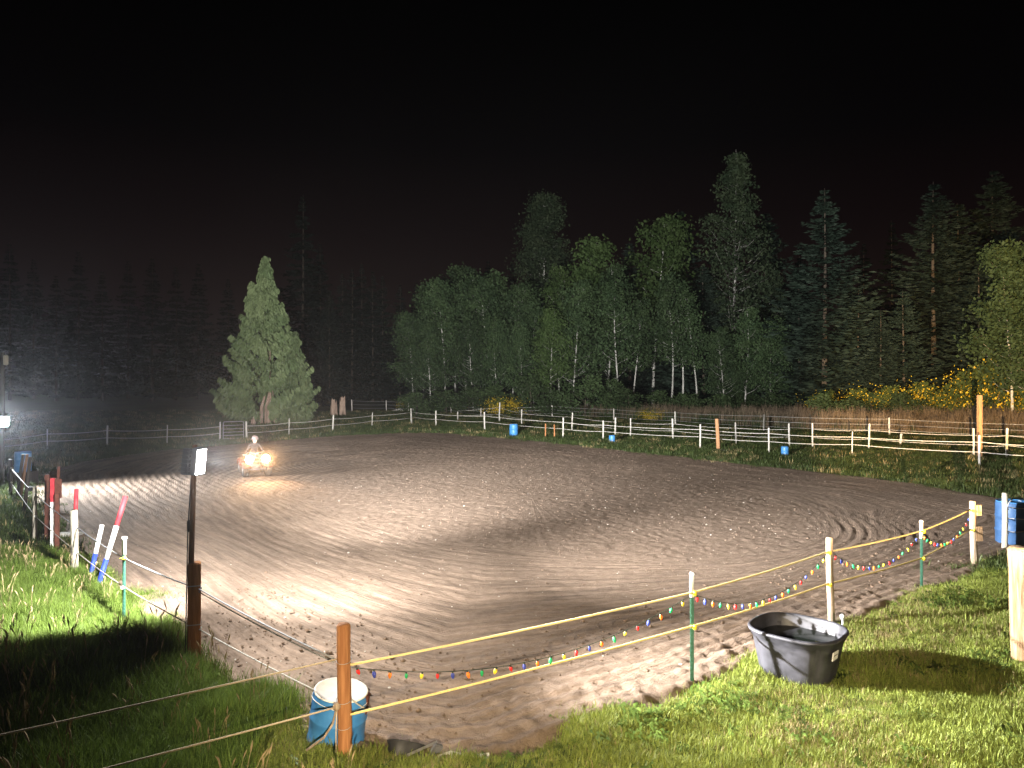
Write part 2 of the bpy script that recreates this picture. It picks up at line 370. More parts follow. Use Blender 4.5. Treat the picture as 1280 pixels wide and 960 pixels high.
insul_me = MB().lathe([(.012, 0), (.028, .012), (.028, .03), (.02, .036), (.028, .042), (.028, .06), (.012, .07)], 8, Matrix.Rotation(R(90), 4, 'X')).mesh('insulator', True)
def insulator(parent, z, r, m='white_plastic', a=0.0):
    return link('insulator', insul_me if m == 'white_plastic' else insul_me.copy(), M[m] if m == 'white_plastic' else None, parent, loc=(r*math.sin(a), -r*math.cos(a), z), rot=(0, 0, a))
def rope(name, pts, r, m, parent, sag=.02, per=8, n=6):
    q = []
    for a, b in zip(pts[:-1], pts[1:]):
        a = Vector(a); b = Vector(b)
        for k in range(per):
            t = k/per; q.append(a.lerp(b, t) - Vector((0, 0, sag*4*t*(1-t))))
    q.append(Vector(pts[-1])); return MB().tube(q, r, n).build(name, m, parent, True)

# -- near fence along the right side of the arena (corner post to the last post by the gate gap)
F1 = empty('rope_fence', base(430, 950)); f1o = F1.location.copy()
tag(F1, 'yellow two-rope fence with wooden and green steel posts along the near arena edge', 'fence')
def rel(p): return Vector(p) - f1o
corner = base(430, 951); H1 = (951-780)/FPX*corner.y
c1 = round_post(H1, .073, 14, 1, .03, .02).build('wooden_post', M['brown_wood'], F1, True, loc=rel(corner)); c1['label'] = 'round reddish brown corner post beside the blue barrel'
B1 = base(865, 853); h = (853-715)/FPX*B1.y
s1 = steel_post(h-.02).build('steel_post', M['green_steel'], F1, loc=rel(B1)); s1['label'] = 'green steel post with white cap and yellow clips'
post_sleeve(.30).build('post_cap', M['white_plastic'], s1, True, loc=(0, .01, h))
B2 = base(1039, 782); h2 = (782-670)/FPX*B2.y
c2 = round_post(h2, .055, 12, 2).build('wooden_post', M['pale_wood'], F1, True, loc=rel(B2), rot=(0, R(-1.2), 0)); c2['label'] = 'pale wooden post behind the water tank'
B3 = base(1152, 735); h3 = (735-650)/FPX*B3.y
s3 = steel_post(h3-.02).build('steel_post', M['green_steel'], F1, loc=rel(B3))
post_sleeve(.32).build('post_cap', M['white_plastic'], s3, True, loc=(0, .01, h3))
B4 = base(1218, 706); h4 = (706-625)/FPX*B4.y
c4 = round_post(h4, .065, 12, 3).build('wooden_post', M['pale_wood'], F1, True, loc=rel(B4), rot=(0, R(-2), 0)); c4['label'] = 'pale wooden end post with a small tan plate'
MB().box((.09, -.06, h4*.5), (.13, .03, .30), ch=.006).build('plate', M['log_wood'], c4)
MB().box((.10, -.05, h4*.86), (.10, .04, .22), ch=.006).build('bracket', M['log_wood'], c4)
for s, z in ((s1, (3.9-(741-HY)/FPX*B1.y)), (s1, (3.9-(783-HY)/FPX*B1.y)), (s3, 3.9-(664-HY)/FPX*B3.y), (s3, 3.9-(698-HY)/FPX*B3.y)):
    link('clip', clip_me, M['yellow_plastic'], s, loc=(0, -.01, z-s.location.z-f1o.z))
for s, ys, q in ((c2, (690, 730), B2), (c4, (638, 662), B4)):
    for y in ys: link('clip', clip_me, M['yellow_plastic'], s, loc=(-.05, -.04, 3.9-(y-HY)/FPX*q.y-s.location.z-f1o.z))
up = [D(438, 831, 7.6), D(865, 741, B1.y-.03), D(1034, 690, B2.y-.06), D(1151, 664, B3.y-.03), D(1213, 637, B4.y-.06)]
lo = [D(438, 893, 7.6), D(865, 783, B1.y-.03), D(1034, 730, B2.y-.06), D(1151, 698, B3.y-.03), D(1213, 662, B4.y-.06)]
for nm, pts in (('rope', up), ('rope', lo)):
    rope(nm, [rel(p) for p in pts], .0125, M['cream_rope'] if pts is up else M['yellow_rope'], F1, .02)
# thin wires bound round the corner post
for z in (.62, .36, 1.02): MB().tube([(.078*math.cos(a), .078*math.sin(a), z+.02*math.sin(a)) for a in np.linspace(0, 2*math.pi, 15)], .003, 5).build('binding_wire', M['wire'], c1, True)

# -- left fence, from the corner post up the left side of the arena
F2 = empty('rope_fence', base(242, 826)); f2o = F2.location.copy()
tag(F2, 'rope fence of brown, green, grey and dark posts up the left arena edge', 'fence')
rel2 = lambda p: Vector(p) - f2o
Q1 = base(243, 828); hq = (828-701)/FPX*Q1.y
q1 = MB().box((0, 0, hq/2-.15), (.16, .16, hq+.3), ch=.012).build('wooden_post', M['brown_wood'], F2, loc=rel2(Q1), rot=(0, 0, R(18))); q1['label'] = 'square brown timber post strapped to the lamp pole'
for z in (hq*.78, hq*.40): MB().box((0, 0, z), (.166, .166, .012)).build('strap', M['wire'], q1)
Q2 = base(155, 777); h = (777-673)/FPX*Q2.y
q2 = steel_post(h-.02).build('steel_post', M['green_steel'], F2, loc=rel2(Q2)); q2['label'] = 'green steel post with white sleeve on the bright grass'
post_sleeve(.27).build('post_cap', M['white_plastic'], q2, True, loc=(0, .01, h), scale=(1.15, 1.15, 1))
Q3 = base(94, 724); h = (724-638)/FPX*Q3.y
q3 = round_post(h, .068, 12, 5, .02).build('wooden_post', M['grey_wood'], F2, True, loc=rel2(Q3), rot=(0, R(-1.5), 0)); q3['label'] = 'weathered grey wooden post beside the striped poles'
Q4 = base(43, 675); h = (675-608)/FPX*Q4.y
q4 = round_post(h, .05, 10, 6).build('wooden_post', M['grey_wood'], F2, True, loc=rel2(Q4)); q4['label'] = 'thin grey post with a black cap'
MB().box((-.06, 0, h-.05), (.16, .09, .10), ch=.02).build('post_cap', M['black_plastic'], q4)
Q5 = base(13, 622); h = (622-575)/FPX*Q5.y
q5 = round_post(h, .055, 10, 7).build('wooden_post', M['black_wood'], F2, True, loc=rel2(Q5))
def zz(y, d): return 3.9-(y-HY)/FPX*d
z_up = {q1: (735, Q1), q2: (697, Q2), q3: (659, Q3), q4: (618, Q4), q5: (585, Q5)}
z_lo = {q1: (785, Q1), q2: (733, Q2), q3: (690, Q3), q4: (645, Q4), q5: (603, Q5)}
offs = {q1: .09, q2: .03, q3: .075, q4: .06, q5: .06}
ptsU, ptsL = [], []
for q in (q1, q2, q3, q4, q5):
    yu, B = z_up[q]; yl, _ = z_lo[q]
    pu = Vector((B.x+offs[q]*.8, B.y-.04, zz(yu, B.y))); pl = Vector((B.x+offs[q]*.8, B.y-.04, zz(yl, B.y)))
    ptsU.append(pu); ptsL.append(pl)
    for p in (pu, pl):
        if q is q2: link('clip', clip_me if p is pu else insul_me, None, q, loc=p-f2o-q.location-Vector((.03, 0, 0)), rot=(0, 0, R(30)))
        else: link('insulator', insul_me, M['white_plastic'], q, loc=p-f2o-q.location-Vector((.04, -.03, 0)), rot=(0, 0, R(60)))
endU = D(417, 823, 7.66); 
rope('rope', [rel2(p) for p in [endU]+ptsU], .010, M['grey_rope'], F2, .02)
rope('rope', [rel2(Vector(p)+Vector((0, 0, -.035))) for p in [endU, ptsU[0]]], .008, M['grey_rope'], F2, .03)
bar = base(424, 934)                         # the lower rope passes behind the barrel to the corner post
rope('rope', [rel2(p) for p in [D(437, 872, 7.75), bar+Vector((.34, .02, .5)), bar+Vector((.2, .33, .52)), bar+Vector((-.22, .36, .52))]+ptsL], .009, M['white_rope'], F2, .015)

# -- front fence crossing the dark corner at the bottom left
F3 = empty('rope_fence', (-6.4, 4.5, 0)); tag(F3, 'three tan ropes crossing the dark tall grass towards the corner post', 'fence'); f3o = F3.location.copy()
round_post(1.4, .07, 12, 9).build('wooden_post', M['brown_wood'], F3, True)
for y0, tgt, m_ in ((824, (0, 916), 'tan_rope'), (884, (140, 960), 'tan_rope'), (946, (375, 958.5), 'tan_rope')):
    a = D(421, y0, 7.6); b = Vector((-6.4, 4.5, a.z))
    rope('rope', [a-f3o, b-f3o], .0085, M[m_], F3, .02, 20)
for z in (1.03, .54): insulator(F3, z, .07, a=R(120))
MB().tube([D(421, 884, 7.58)-f3o, D(416, 905, 7.5)-f3o, D(405, 922, 7.45)-f3o, D(383, 938, 7.45)-f3o], .012, 6).build('hanging_rope', M['pale_wood'], F3, True)
MB().tube([D(421, 886, 7.57)-f3o, D(420, 915, 7.57)-f3o, D(420, 945, 7.57)-f3o], .006, 6).build('hanging_rope', M['tan_rope'], F3, True)
link('knob', MB().lathe([(.01, -.04), (.035, -.03), (.04, 0), (.035, .03), (.01, .04)], 10, Matrix.Rotation(R(90), 4, 'X')).mesh('knob', True), M['pale_wood'], F3, loc=D(421, 883, 7.55)-f3o)

# -- far fences
def far_fence(label, posts, zs, r, m_rope, skip=(), pr=.05, thin=(), mats=None):
    b0 = base(posts[0][0], posts[0][2]); F = empty('rope_fence', b0); tag(F, label, 'fence'); tops = []
    for i, (px, ty, by) in enumerate(posts):
        B = base(px, by); hh = (by-ty)/FPX*B.y
        r_ = .028 if i in thin else pr*random.uniform(.85, 1.15)
        mt = (mats or {}).get(i, 'white_post')
        p = round_post(hh, r_, 9, i+20, .04).build('post', M[mt], F, True, loc=B-b0, rot=(R(random.uniform(-1.5, 1.5)), R(random.uniform(-2, 2)), 0))
        tops.append((B, hh))
    for z in zs:
        run = []
        for i, (B, hh) in enumerate(tops):
            run.append(B-b0+Vector((0, -.075, z*hh/1.25 if hh > .9 else z)))
            if i in skip or i == len(tops)-1:
                if len(run) > 1: rope('rope', run, r, m_rope, F, .05, 5, 5)
                run = []
    return F
far_fence('white rope fence across the far left end of the arena below the conifer', [(-20, 545, 570), (59, 537, 563), (134, 533, 559), (209, 531, 556), (275, 528, 552.5)], (.95, .52), .017, M['white_rope'], thin=(1, 3))
far_fence('white rope fence along the far arena edge from the pipe gate to the corner', [(308, 527, 551), (361, 523, 546), (416, 519, 541), (465, 516, 535), (514, 511, 531)], (.95, .52), .017, M['white_rope'], thin=(1, 3))
FA = far_fence('white two-rope fence bordering the right far side of the arena', [(514.6, 511, 530.6), (545, 513, 534), (606, 516, 539.5), (704, 522, 549), (754, 526, 552), (875, 532, 562), (961, 534, 567), (1065, 541, 572), (1224.5, 543, 584), (1330, 549, 592)], (.98, .60), .017, M['white_rope'], thin=(7,))
far_fence('white post and rope paddock fence behind the far arena fence', [(572, 514, 527), (624, 503, 529.5), (652, 512, 533), (715, 517, 540), (769, 522, 546), (788, 523, 547), (841, 524, 551), (920, 528, 557), (987, 530, 560), (1016, 529, 561), (1086, 530, 564), (1217, 536, 573), (1258, 536, 575), (1340, 538, 580)], (.95, .55), .012, M['white_rope'], skip=(4, 8))
far_fence('thin wire fence with pale posts at the edge of the tall weeds', [(440, 500, 516), (483, 501, 516), (511, 501, 515.5), (564, 504, 518), (601, 510, 523), (690, 507, 523), (767, 511, 527), (844, 515, 533), (955, 518, 541), (1112, 523, 547), (1330, 531, 557)], (1.15, .8, .45), .010, M['wire'], pr=.06)

# tall orange timber post, leaning orange post, brown stakes
def lone_post(name, px, ty, by, r, m, label, sq=False, rot=(0, 0, 0)):
    B = base(px, by); hh = (by-ty)/FPX*B.y
    mb = MB().box((0, 0, hh/2-.15), (2*r, 2*r, hh+.3), ch=.012) if sq else round_post(hh, r, 12, int(px), .03)
    o = mb.build(name, M[m], None, not sq, loc=B, rot=rot); return tag(o, label, 'post')
lone_post('timber_post', 1224.5, 495, 576, .085, 'orange_wood', 'tall orange timber post standing above the rope fence near dry reeds', True)
lp = lone_post('leaning_post', 898, 524, 565, .10, 'orange_wood', 'slightly leaning orange wooden post on a pale slab', False, (0, R(-2.5), 0))
lone_post('stake', 682, 530, 549, .045, 'brown_wood', 'thin brown stake at the far arena edge, nearer to the big blue barrel'); lone_post('stake', 693, 531, 549.5, .045, 'brown_wood', 'thin brown stake at the far arena edge, the right one of two')
lone_post('short_stake', 1125, 542, 558, .06, 'white_post', 'short leaning white stake in the paddock grass beside the wire fence', False, (0, R(6), 0))
def slab(px, py, L, W, label, rz=0):
    B = base(px, py); return tag(MB().box((0, 0, .04), (L, W, .12), ch=.02).build('slab', M['concrete'], None, loc=B, rot=(R(1), R(1), rz)), label, 'slab')
slab(622, 543.5, 1.3, .5, 'pale flat slab at the arena edge left of the big blue barrel', R(-8)); slab(728, 553, 1.9, .5, 'long pale slab lying at the arena edge before the white fence', R(-10)); slab(899, 565, 1.0, .5, 'grey slab at the foot of the leaning orange post', R(5))
slab(79, 670, .85, .22, 'pale flat board lying on the grass behind the grey post', R(12))

# pipe gate in the far left fence
g0 = base(279, 552.4); g1 = base(304.5, 551.2); G = empty('pipe_gate', g0); tag(G, 'grey pipe gate in the white fence under the lone conifer', 'gate')
gv = g1-g0; L = gv.length; G.rotation_euler.z = math.atan2(gv.y, gv.x)
MB().tube([(0, 0, .15), (0, 0, 1.1), (.05, 0, 1.15), (L-.05, 0, 1.15), (L, 0, 1.1), (L, 0, .15), (0, 0, .15)], .024, 7).build('gate_frame', M['metal'], G, True)
for z in (.34, .53, .72, .93): MB().tube([(0, 0, z), (L, 0, z)], .018, 6).build('gate_bar', M['metal'], G, True)

# ------------------------------------------------------------------ string lights
bulb_me = {}
BC = {'blue': (.05, .07, .36), 'orange': (.85, .22, .03), 'green': (.02, .36, .12), 'yellow': (.85, .68, .06), 'red': (.70, .03, .03)}
for nm, c in BC.items():
    me = MB().lathe([(.009, 0), (.014, -.006), (.0195, -.022), (.019, -.034), (.013, -.052), (.005, -.064), (.001, -.066)], 10).mesh('bulb', True)
    me.materials.append(mat(nm + '_bulb', c, rough=.25, spec=.6, trans=.25)); bulb_me[nm] = me
sock_me = MB().lathe([(.006, .018), (.0105, .014), (.0105, -.002), (.008, -.006)], 8).mesh('socket', True); M['dark_cord'] = mat('dark_green_cord', (.02, .03, .02), rough=.5); sock_me.materials.append(M['dark_cord'])
seq = ['red', 'blue', 'orange', 'green', 'yellow']; kk = 0
def swag(a, b, sag, n, label):
    global kk
    S = empty('string_lights', a); tag(S, label, 'string lights', 'coloured string lights on the near fence'); b = b-a
    pts = [b*t - Vector((0, 0, sag*4*t*(1-t))) for t in np.linspace(0, 1, 33)]
    MB().tube(pts, .0042, 5).build('cord', M['dark_cord'], S, True)
    for i in range(n):
        t = (i+.35)/n; p = b*t - Vector((0, 0, sag*4*t*(1-t)+.016)); sl = random.uniform(-.35, .35)
        q = link('bulb', bulb_me[seq[kk % 5]], None, S, loc=p, rot=(sl*.6, sl, random.uniform(0, 6)), scale=random.uniform(.92, 1.1)); link('socket', sock_me, None, q); kk += 1
swag(D(439, 834, 7.58), D(862, 745, B1.y-.05), .36, 25, 'coloured bulbs hung between the brown corner post and the first green post')
swag(D(868, 743, B1.y-.05), D(1034, 692, B2.y-.07), .37, 20, 'coloured bulbs hung between the green post and the pale post behind the tank')
swag(D(1042, 692, B2.y-.07), D(1149, 667, B3.y-.05), .36, 17, 'coloured bulbs hung from the pale post behind the tank to the second green post')
swag(D(1154, 668, B3.y-.05), D(1213, 642, B4.y-.08), .34, 15, 'coloured bulbs hung between the last green post and the tan-plate post')

# ------------------------------------------------------------------ barrels, tank, log and scrap
def barrel_profile(h, r):
    p = [(r*.90, 0), (r*.97, .015), (r, .05)]
    for z in (.33, .66): p += [(r, h*z-.03), (r*1.035, h*z-.012), (r*1.035, h*z+.012), (r, h*z+.03)]
    return p + [(r, h-.06), (r*.985, h-.03), (r*.94, h-.012), (r*.94, h)]
def barrel(loc, h, r, label, m='blue', rot=(0, 0, 0), lid='blue', bungs=True):
    T = empty('barrel', loc); T.rotation_euler = rot; tag(T, label, 'barrel')
    MB().lathe(barrel_profile(h, r), 32).build('drum', M[m], T, True)
    o = MB().lathe([(r*.93, h), (r*.965, h+.002), (r*.965, h+.014), (r*.92, h+.018), (r*.90, h+.013), (.01, h+.014)], 32).build('lid', M[lid], T, True)
    if bungs:
        for x in (-.6, .6): MB().lathe([(.04, h), (.04, h+.016), (.02, h+.02)], 12, Matrix.Translation((x*r, 0, 0))).build('bung', M['white_plastic'], o, True)
    return T
Bb = base(414, 930)
T = barrel(Bb+Vector((.0, .1, -.10)), .76, .295, 'blue plastic barrel with white lid standing behind the brown corner post', rot=(R(3), R(7), 0), lid='white_paint', bungs=False)
MB().box((.285, .0, .66), (.04, .12, .20), ch=.01).build('rusty_patch', M['rust'], T)
MB().tube([(.30*math.cos(a), .30*math.sin(a), .70+.02*math.sin(2*a)) for a in np.linspace(0, 2*math.pi, 25)], .004, 5).build('pale_rim', M['white_plastic'], T, True)
barrel(base(642, 546), .80, .27, 'large blue barrel at the far arena edge beside the slab'); barrel(base(765, 555.5), .45, .17, 'small blue drum at the arena edge near the white posts', bungs=False)
barrel(base(981, 571), .52, .175, 'small blue drum on the grass before the two-rope fence', bungs=False)
barrel(base(1268, 690)+Vector((.57, .95, 0)), .98, .33, 'dull blue barrel tied to a pale post behind the thick log', 'blue_dark')
barrel(base(2, 612)+Vector((-.05, 1.2, .45)), .70, .27, 'bright blue barrel at the far left of the arena fence', bungs=False)
MB().box((0, 0, .22), (.7, .7, .46), ch=.02).build('barrel_stand', M['black_wood'], None, loc=base(2, 612)+Vector((-.05, 1.2, 0))); tag(bpy.data.objects['barrel_stand'], 'dark wooden block under the far left blue barrel', 'stand')
tp = lone_post('wooden_post', 1256, 615, 685, .06, 'grey_wood', 'pale grey post with a blue barrel tied to it')
tb = base(1256, 685); hh = (685-615)/FPX*tb.y
for z in (.35, .62, .90): MB().tube([(-.05, -.055, z), (.03, -.07, z), (.07, -.02, z)]+[(.53+.355*math.cos(a), .55+.355*math.sin(a), z+.02*math.sin(2*a+z*9)) for a in np.linspace(R(-140), R(30), 11)], .011, 5).build('tie_rope', M['grey_rope'], tp, True)
MB().tube([(0, -.065, .96), (.08, -.05, 1.08), (.25, .1, 1.13), (.5, .30, 1.10), (.8, .5, 1.04)], .014, 6).build('hose', M['grey_rope'], tp, True)

# thick peeled log post at the right edge
lb = base(1284, 828); LG = empty('log_post', lb); tag(LG, 'thick peeled log post at the right edge of the lawn', 'post')
lh = (828-684)/FPX*lb.y
round_post(lh, .185, 20, 4, -.16, .015).build('trunk', M['log_wood'], LG, True, rot=(0, R(-1.3), 0))
MB().box((-.02, -.205, lh-.42), (.16, .03, .17), ch=.01).build('plate', M['pale_wood'], LG)
MB().box((.0, -.214, lh-.42), (.10, .03, .10), ch=.008).build('plate', M['white_paint'], LG)

# rubber stock tank: rounded rectangle, flared, rolled rim, corner grooves, water inside
tkb = base(997, 846); TK = empty('water_tank', tkb, R(-42)); tag(TK, 'black rubber stock tank of water on the lawn beside the fence', 'tank')
def rrect(a, b, z, n=64, p=2.75, groove=0.0):
    o = []
    for k in range(n):
        t = 2*math.pi*k/n; c, s = math.cos(t), math.sin(t)
        x = a*math.copysign(abs(c)**(2/p), c); y = b*math.copysign(abs(s)**(2/p), s)
        g = groove*max(0, math.cos(4*(t-math.pi/4))-.86)/.14
        o.append((x*(1-g), y*(1-g), z))
    return o
def loft(loops):
    m = MB(); n = len(loops[0]); v = [p for l in loops for p in l]; f = []
    for i in range(len(loops)-1):
        for k in range(n): f.append((i*n+k, i*n+(k+1) % n, (i+1)*n+(k+1) % n, (i+1)*n+k))
    return m.add(v, f)
A, B_, TH = .57, .53, .61
L_ = [rrect(A*.74, B_*.74, 0, groove=.03)]
for z, s in ((.02, .77), (.15, .815), (.30, .865), (.45, .915), (.505, .93)): L_.append(rrect(A*s, B_*s, z, groove=.05))
for z, s in ((.515, .965), (.565, .975), (.572, 1.02), (.595, 1.035), (TH, 1.02), (TH+.008, .975), (.60, .945), (.56, .92), (.40, .87), (.10, .75)): L_.append(rrect(A*s, B_*s, z))
tkm = loft(L_); nl = len(L_); tkm.f.append(tuple(range(64))[::-1]); tkm.f.append(tuple((nl-1)*64+k for k in range(64)))
M['tank'] = mat('scuffed_black_rubber', (.014, .014, .017), (.042, .042, .052), scale=4.5, rough=.5, bump=.08, bscale=14, stretch=(1, 1, 1.3), detail=7, spec=.45)
tkm.build('shell', M['tank'], TK, True)
M['water'] = mat('dark_water', (.008, .010, .008), rough=.03, spec=.5, bump=.02, bscale=6)
wm = MB(); wm.add(rrect(A*.862, B_*.862, .46), [tuple(range(64))]); wm.build('water', M['water'], TK)
MB().box((0, 0, 0), (.012, .16, .11), ch=.004).build('sticker', M['white_paint'], TK, loc=(A*.925, -B_*.30, .41), rot=(0, R(8), R(-3)))
MB().box((0, 0, 0), (.012, .12, .02), ch=.003).build('sticker_stripe', M['metal'], TK, loc=(A*.932, -B_*.30, .42), rot=(0, R(8), R(-3)))
# standpipe behind the tank
hy = base(1053, 786); HYD = empty('standpipe', hy); tag(HYD, 'small white standpipe in the grass behind the tank', 'pipe')
MB().tube([(0, 0, -.1), (.005, 0, .16)], .018, 8).build('pipe', M['white_plastic'], HYD, True)
MB().lathe([(.02, .14), (.034, .15), (.036, .20), (.02, .215)], 10).build('valve', M['white_paint'], HYD, True)
# scrap by the barrel
sp = base(505, 946); SC = empty('scrap_tub', sp); tag(SC, 'crushed black tub lying in the grass by the corner post', 'tub')
loft([rrect(.20*s*(1+.1*math.sin(i*2)), .14*s, z) for i, (s, z) in enumerate([(.7, -.02), (.85, .06), (1, .14), (1.05, .15), (.95, .14), (.7, .02)])]).build('shell', M['black_plastic'], SC, True, rot=(R(-28), R(20), R(20)))
a, b = D(509, 948, 7.55), D(546, 931, 7.8)
tag(MB().tube([(0, 0, 0), b-a], .016, 4).build('metal_rod', M['metal'], None, loc=a+Vector((0, 0, .03))), 'bent grey metal rod propped on the black tub', 'rod')
a = base(540, 943)
tag(MB().box((0, 0, .05), (.10, .05, .2), ch=.01).build('metal_bracket', M['lamp_grey'], None, loc=a, rot=(R(20), R(25), R(30))), 'dark metal bracket lying beside the grey rod', 'bracket')
fb = base(575, 946)
tag(MB().add([(-.28, -.03, .03), (-.1, .03, .07), (.1, 0, .04), (.3, .03, .05), (.3, -.06, .01), (.1, -.08, .0), (-.1, -.06, .02), (-.28, -.1, -.02)], [(0, 1, 6, 7), (1, 2, 5, 6), (2, 3, 4, 5)]).build('torn_sheet', M['concrete'], None, loc=fb), 'torn pale sheet half buried beside the metal rod', 'sheet')

# ------------------------------------------------------------------ striped jump poles, standards
def pole(a, b, bands, r, label, lean=True):
    a = Vector(a); v = Vector(b)-a; T = empty('jump_pole', a); tag(T, label, 'pole'); T.rotation_euler = v.to_track_quat('Z', 'Y').to_euler(); L = v.length; z = 0
    for fr, m in bands:
        MB().lathe([(r, z), (r, z+fr*L)], 10).build('band', M[m], T, True); z += fr*L
    return T
pb = base(121, 737); pole(pb, D(157, 620, pb.y+.35), ((.33, 'blue_paint'), (.35, 'white_paint'), (.32, 'red_paint')), .045, 'long leaning pole striped blue, white and red beside the left fence')
pb = base(111, 730); pole(pb, D(127.5, 656, pb.y+.3), ((.50, 'blue_paint'), (.50, 'white_paint')), .042, 'short leaning pole striped blue and white beside the left fence')
pb = base(92, 700); pole(pb, D(95.5, 611, pb.y+.1), ((.55, 'white_paint'), (.45, 'red_paint')), .042, 'red topped pole standing behind the grey post')
js = base(66, 689); JS = empty('jump_standard', js); tag(JS, 'red and white jump standard among the dark posts at left', 'jump standard'); hs = (689-596)/FPX*js.y
MB().box((0, 0, hs*.34), (.08, .08, hs*.68), ch=.008).build('upright', M['white_paint'], JS); MB().box((0, 0, hs*.84), (.085, .085, hs*.32), ch=.008).build('upright', M['red_paint'], JS)
MB().box((.12, .0, hs*.86), (.15, .03, hs*.26), ch=.006).build('wing', M['rust'], JS)
for px, ty, by, r, m, lab, dx in ((59, 593, 673, .05, 'rust', 'dark rusty board standing left of the jump standard', 0), (71.5, 616, 690, .045, 'rust', 'rusty upright bar right of the jump standard', 0), (70, 580, 668, .03, 'rust', 'thin tall red bar behind the jump standard', 2)):
    lone_post('upright_bar', px, ty, by, r, m, lab, True, (0, R(dx), R(20)))
for i, (x0, y0, x1, y1) in enumerate(((21, 624, 29, 568), (25, 624, 34, 568), (30, 642, 38, 571))):
    a = base(x0, y0); b = D(x1, y1, a.y)
    tag(MB().tube([a, b], [.05, .045], 8).build('leaning_pole', M['black_wood' if i != 1 else 'dark_brown'], None, True), ('first', 'second', 'third')[i] + ' from the left of three dark poles leaning on the left fence', 'pole')
sl = base(73, 716); SL = empty('stake_light', sl); tag(SL, 'small pale capped stake in the grass near the grey post', 'stake')
MB().tube([(0, 0, -.1), (0, 0, .10)], .03, 8).build('stake', M['black_plastic'], SL, True); MB().lathe([(.03, .10), (.055, .12), (.05, .15), (.02, .17)], 12).build('cap', mat('pale_yellow_cap', (.75, .72, .45), rough=.4), SL, True)

# ------------------------------------------------------------------ lamps
def aim(o, d): o.rotation_euler = Vector(d).to_track_quat('-Z', 'Y').to_euler()
def area(parent, loc, d, sx_, sy_, w_, c):
    l = bpy.data.lights.new('panel_light', 'AREA'); l.shape = 'RECTANGLE'; l.size = sx_; l.size_y = sy_; l.energy = w_; l.color = c
    o = bpy.data.objects.new('panel_light', l); col.objects.link(o); o.parent = parent; o.location = loc; aim(o, d); return o
def spot(parent, loc, d, deg, blend, w_, c, r=.06):
    l = bpy.data.lights.new('beam', 'SPOT'); l.spot_size = R(deg); l.spot_blend = blend; l.energy = w_; l.color = c; l.shadow_soft_size = r
    o = bpy.data.objects.new('beam', l); col.objects.link(o); o.parent = parent; o.location = loc; aim(o, d); return o
def lamp_head(parent, c, n, w_, h_, glow, name='lamp_head'):
    n = Vector(n).normalized(); q = n.to_track_quat('Y', 'Z').to_euler()      # local +Y looks along the beam
    H = MB().box((0, -.05, 0), (w_, .09, h_), ch=.01)
    for k in range(6): H.box((0, -.11, (k-2.5)*h_/6.5), (w_*.9, .035, .008))
    for x, z, a_, b_ in ((0, h_/2-.008, w_, .016), (0, -h_/2+.008, w_, .016)): H.box((x, .005, z), (a_, .022, b_))
    o = H.build(name, M['lamp_grey'], parent, loc=c, rot=q)
    MB().box((0, -.002, 0), (w_*.9, .006, h_*.9)).build('lens', M[glow], o)
    return n
PL = empty('lamp_pole', base(237, 828)); tag(PL, 'leaning wooden pole carrying two bright work lamps beside the brown timber post', 'lamp pole'); plo = PL.location.copy(); dP = plo.y
ptop = D(243.5, 556, dP)
MB().tube([Vector((0, 0, -.3)), (ptop-plo)*.5+Vector((-.012, 0, 0)), ptop-plo], [.045, .038, .030], 9).build('pole', M['dark_brown'], PL, True)
MB().tube([Vector((-.05, -.02, .1)), Vector((-.02, -.05, 1.0)), (ptop-plo)*.62+Vector((-.06, -.02, 0)), (ptop-plo)*.9+Vector((-.03, 0, 0))], .008, 6).build('cable', M['black_plastic'], PL, True)
MB().box((ptop-plo)*.63+Vector((-.05, 0, 0)), (.05, .06, .16), ch=.01).build('junction_box', M['black_plastic'], PL)
n1 = Vector((.95, -.22, -.10)).normalized(); n2 = Vector((.50, .86, -.12)).normalized()
h1 = D(251.5, 577, dP-.05)-plo; h2_ = D(238.5, 577, dP+.10)-plo
lamp_head(PL, h1, n1, .20, .37, 'lamp_glow'); lamp_head(PL, h2_, n2, .15, .36, 'lamp_glow')
MB().box((h1+h2_)/2+Vector((0, 0, .05)), (.16, .06, .03)).build('bracket', M['lamp_grey'], PL)
area(PL, h1+n1*.03, n1, .16, .33, POLE_RIGHT_W, COOL); area(PL, h2_+n2*.03, n2, .12, .32, POLE_AWAY_W, COOL)
spot(PL, h1+n1*.10, Vector((.80, .58, .27)), 84, 1, POLE_RIGHT_BEAM, COOL, .08)
spot(PL, h2_+n2*.10, Vector((.10, .99, .29)), 80, 1, POLE_AWAY_BEAM, COOL, .08)
spot(PL, h2_+n2*.10+Vector((-.05, 0, 0)), Vector((-.74, .52, -.34)), 88, .6, POLE_LEFT_BEAM, COOL, .10)
spot(PL, h1+n1*.10, Vector((.97, -.12, -.03)), 64, 1, POLE_LAWN_BEAM, COOL, .08)
spot(PL, h2_+n2*.10, Vector((.25, .92, -.25)), 100, 1, POLE_NEAR_BEAM, COOL, .08)

FL = empty('lamp_pole', (-17.66, 26, gzz(-17.66, 26))); tag(FL, 'tall dark pole with a blinding white lamp at the left edge', 'lamp pole')
MB().tube([(0, 0, -.3), (-.02, .1, 4.7)], [.09, .07], 10).build('pole', M['black_wood'], FL, True)
MB().box((.16, 0, 4.42), (.13, .12, .34), ch=.02).build('box', M['grey_wood'], FL)
nf = Vector((.80, -.58, -.08)).normalized(); fc = Vector((.10, -.13, 2.30))
lamp_head(FL, fc, nf, .46, .36, 'far_glow')
area(FL, fc+nf*.03, nf, .30, .22, FAR_LAMP_W, WHITE); spot(FL, fc+nf*.1, Vector((.97, .1, -.02)), 100, 1, FAR_LAMP_BEAM, WHITE, .1)

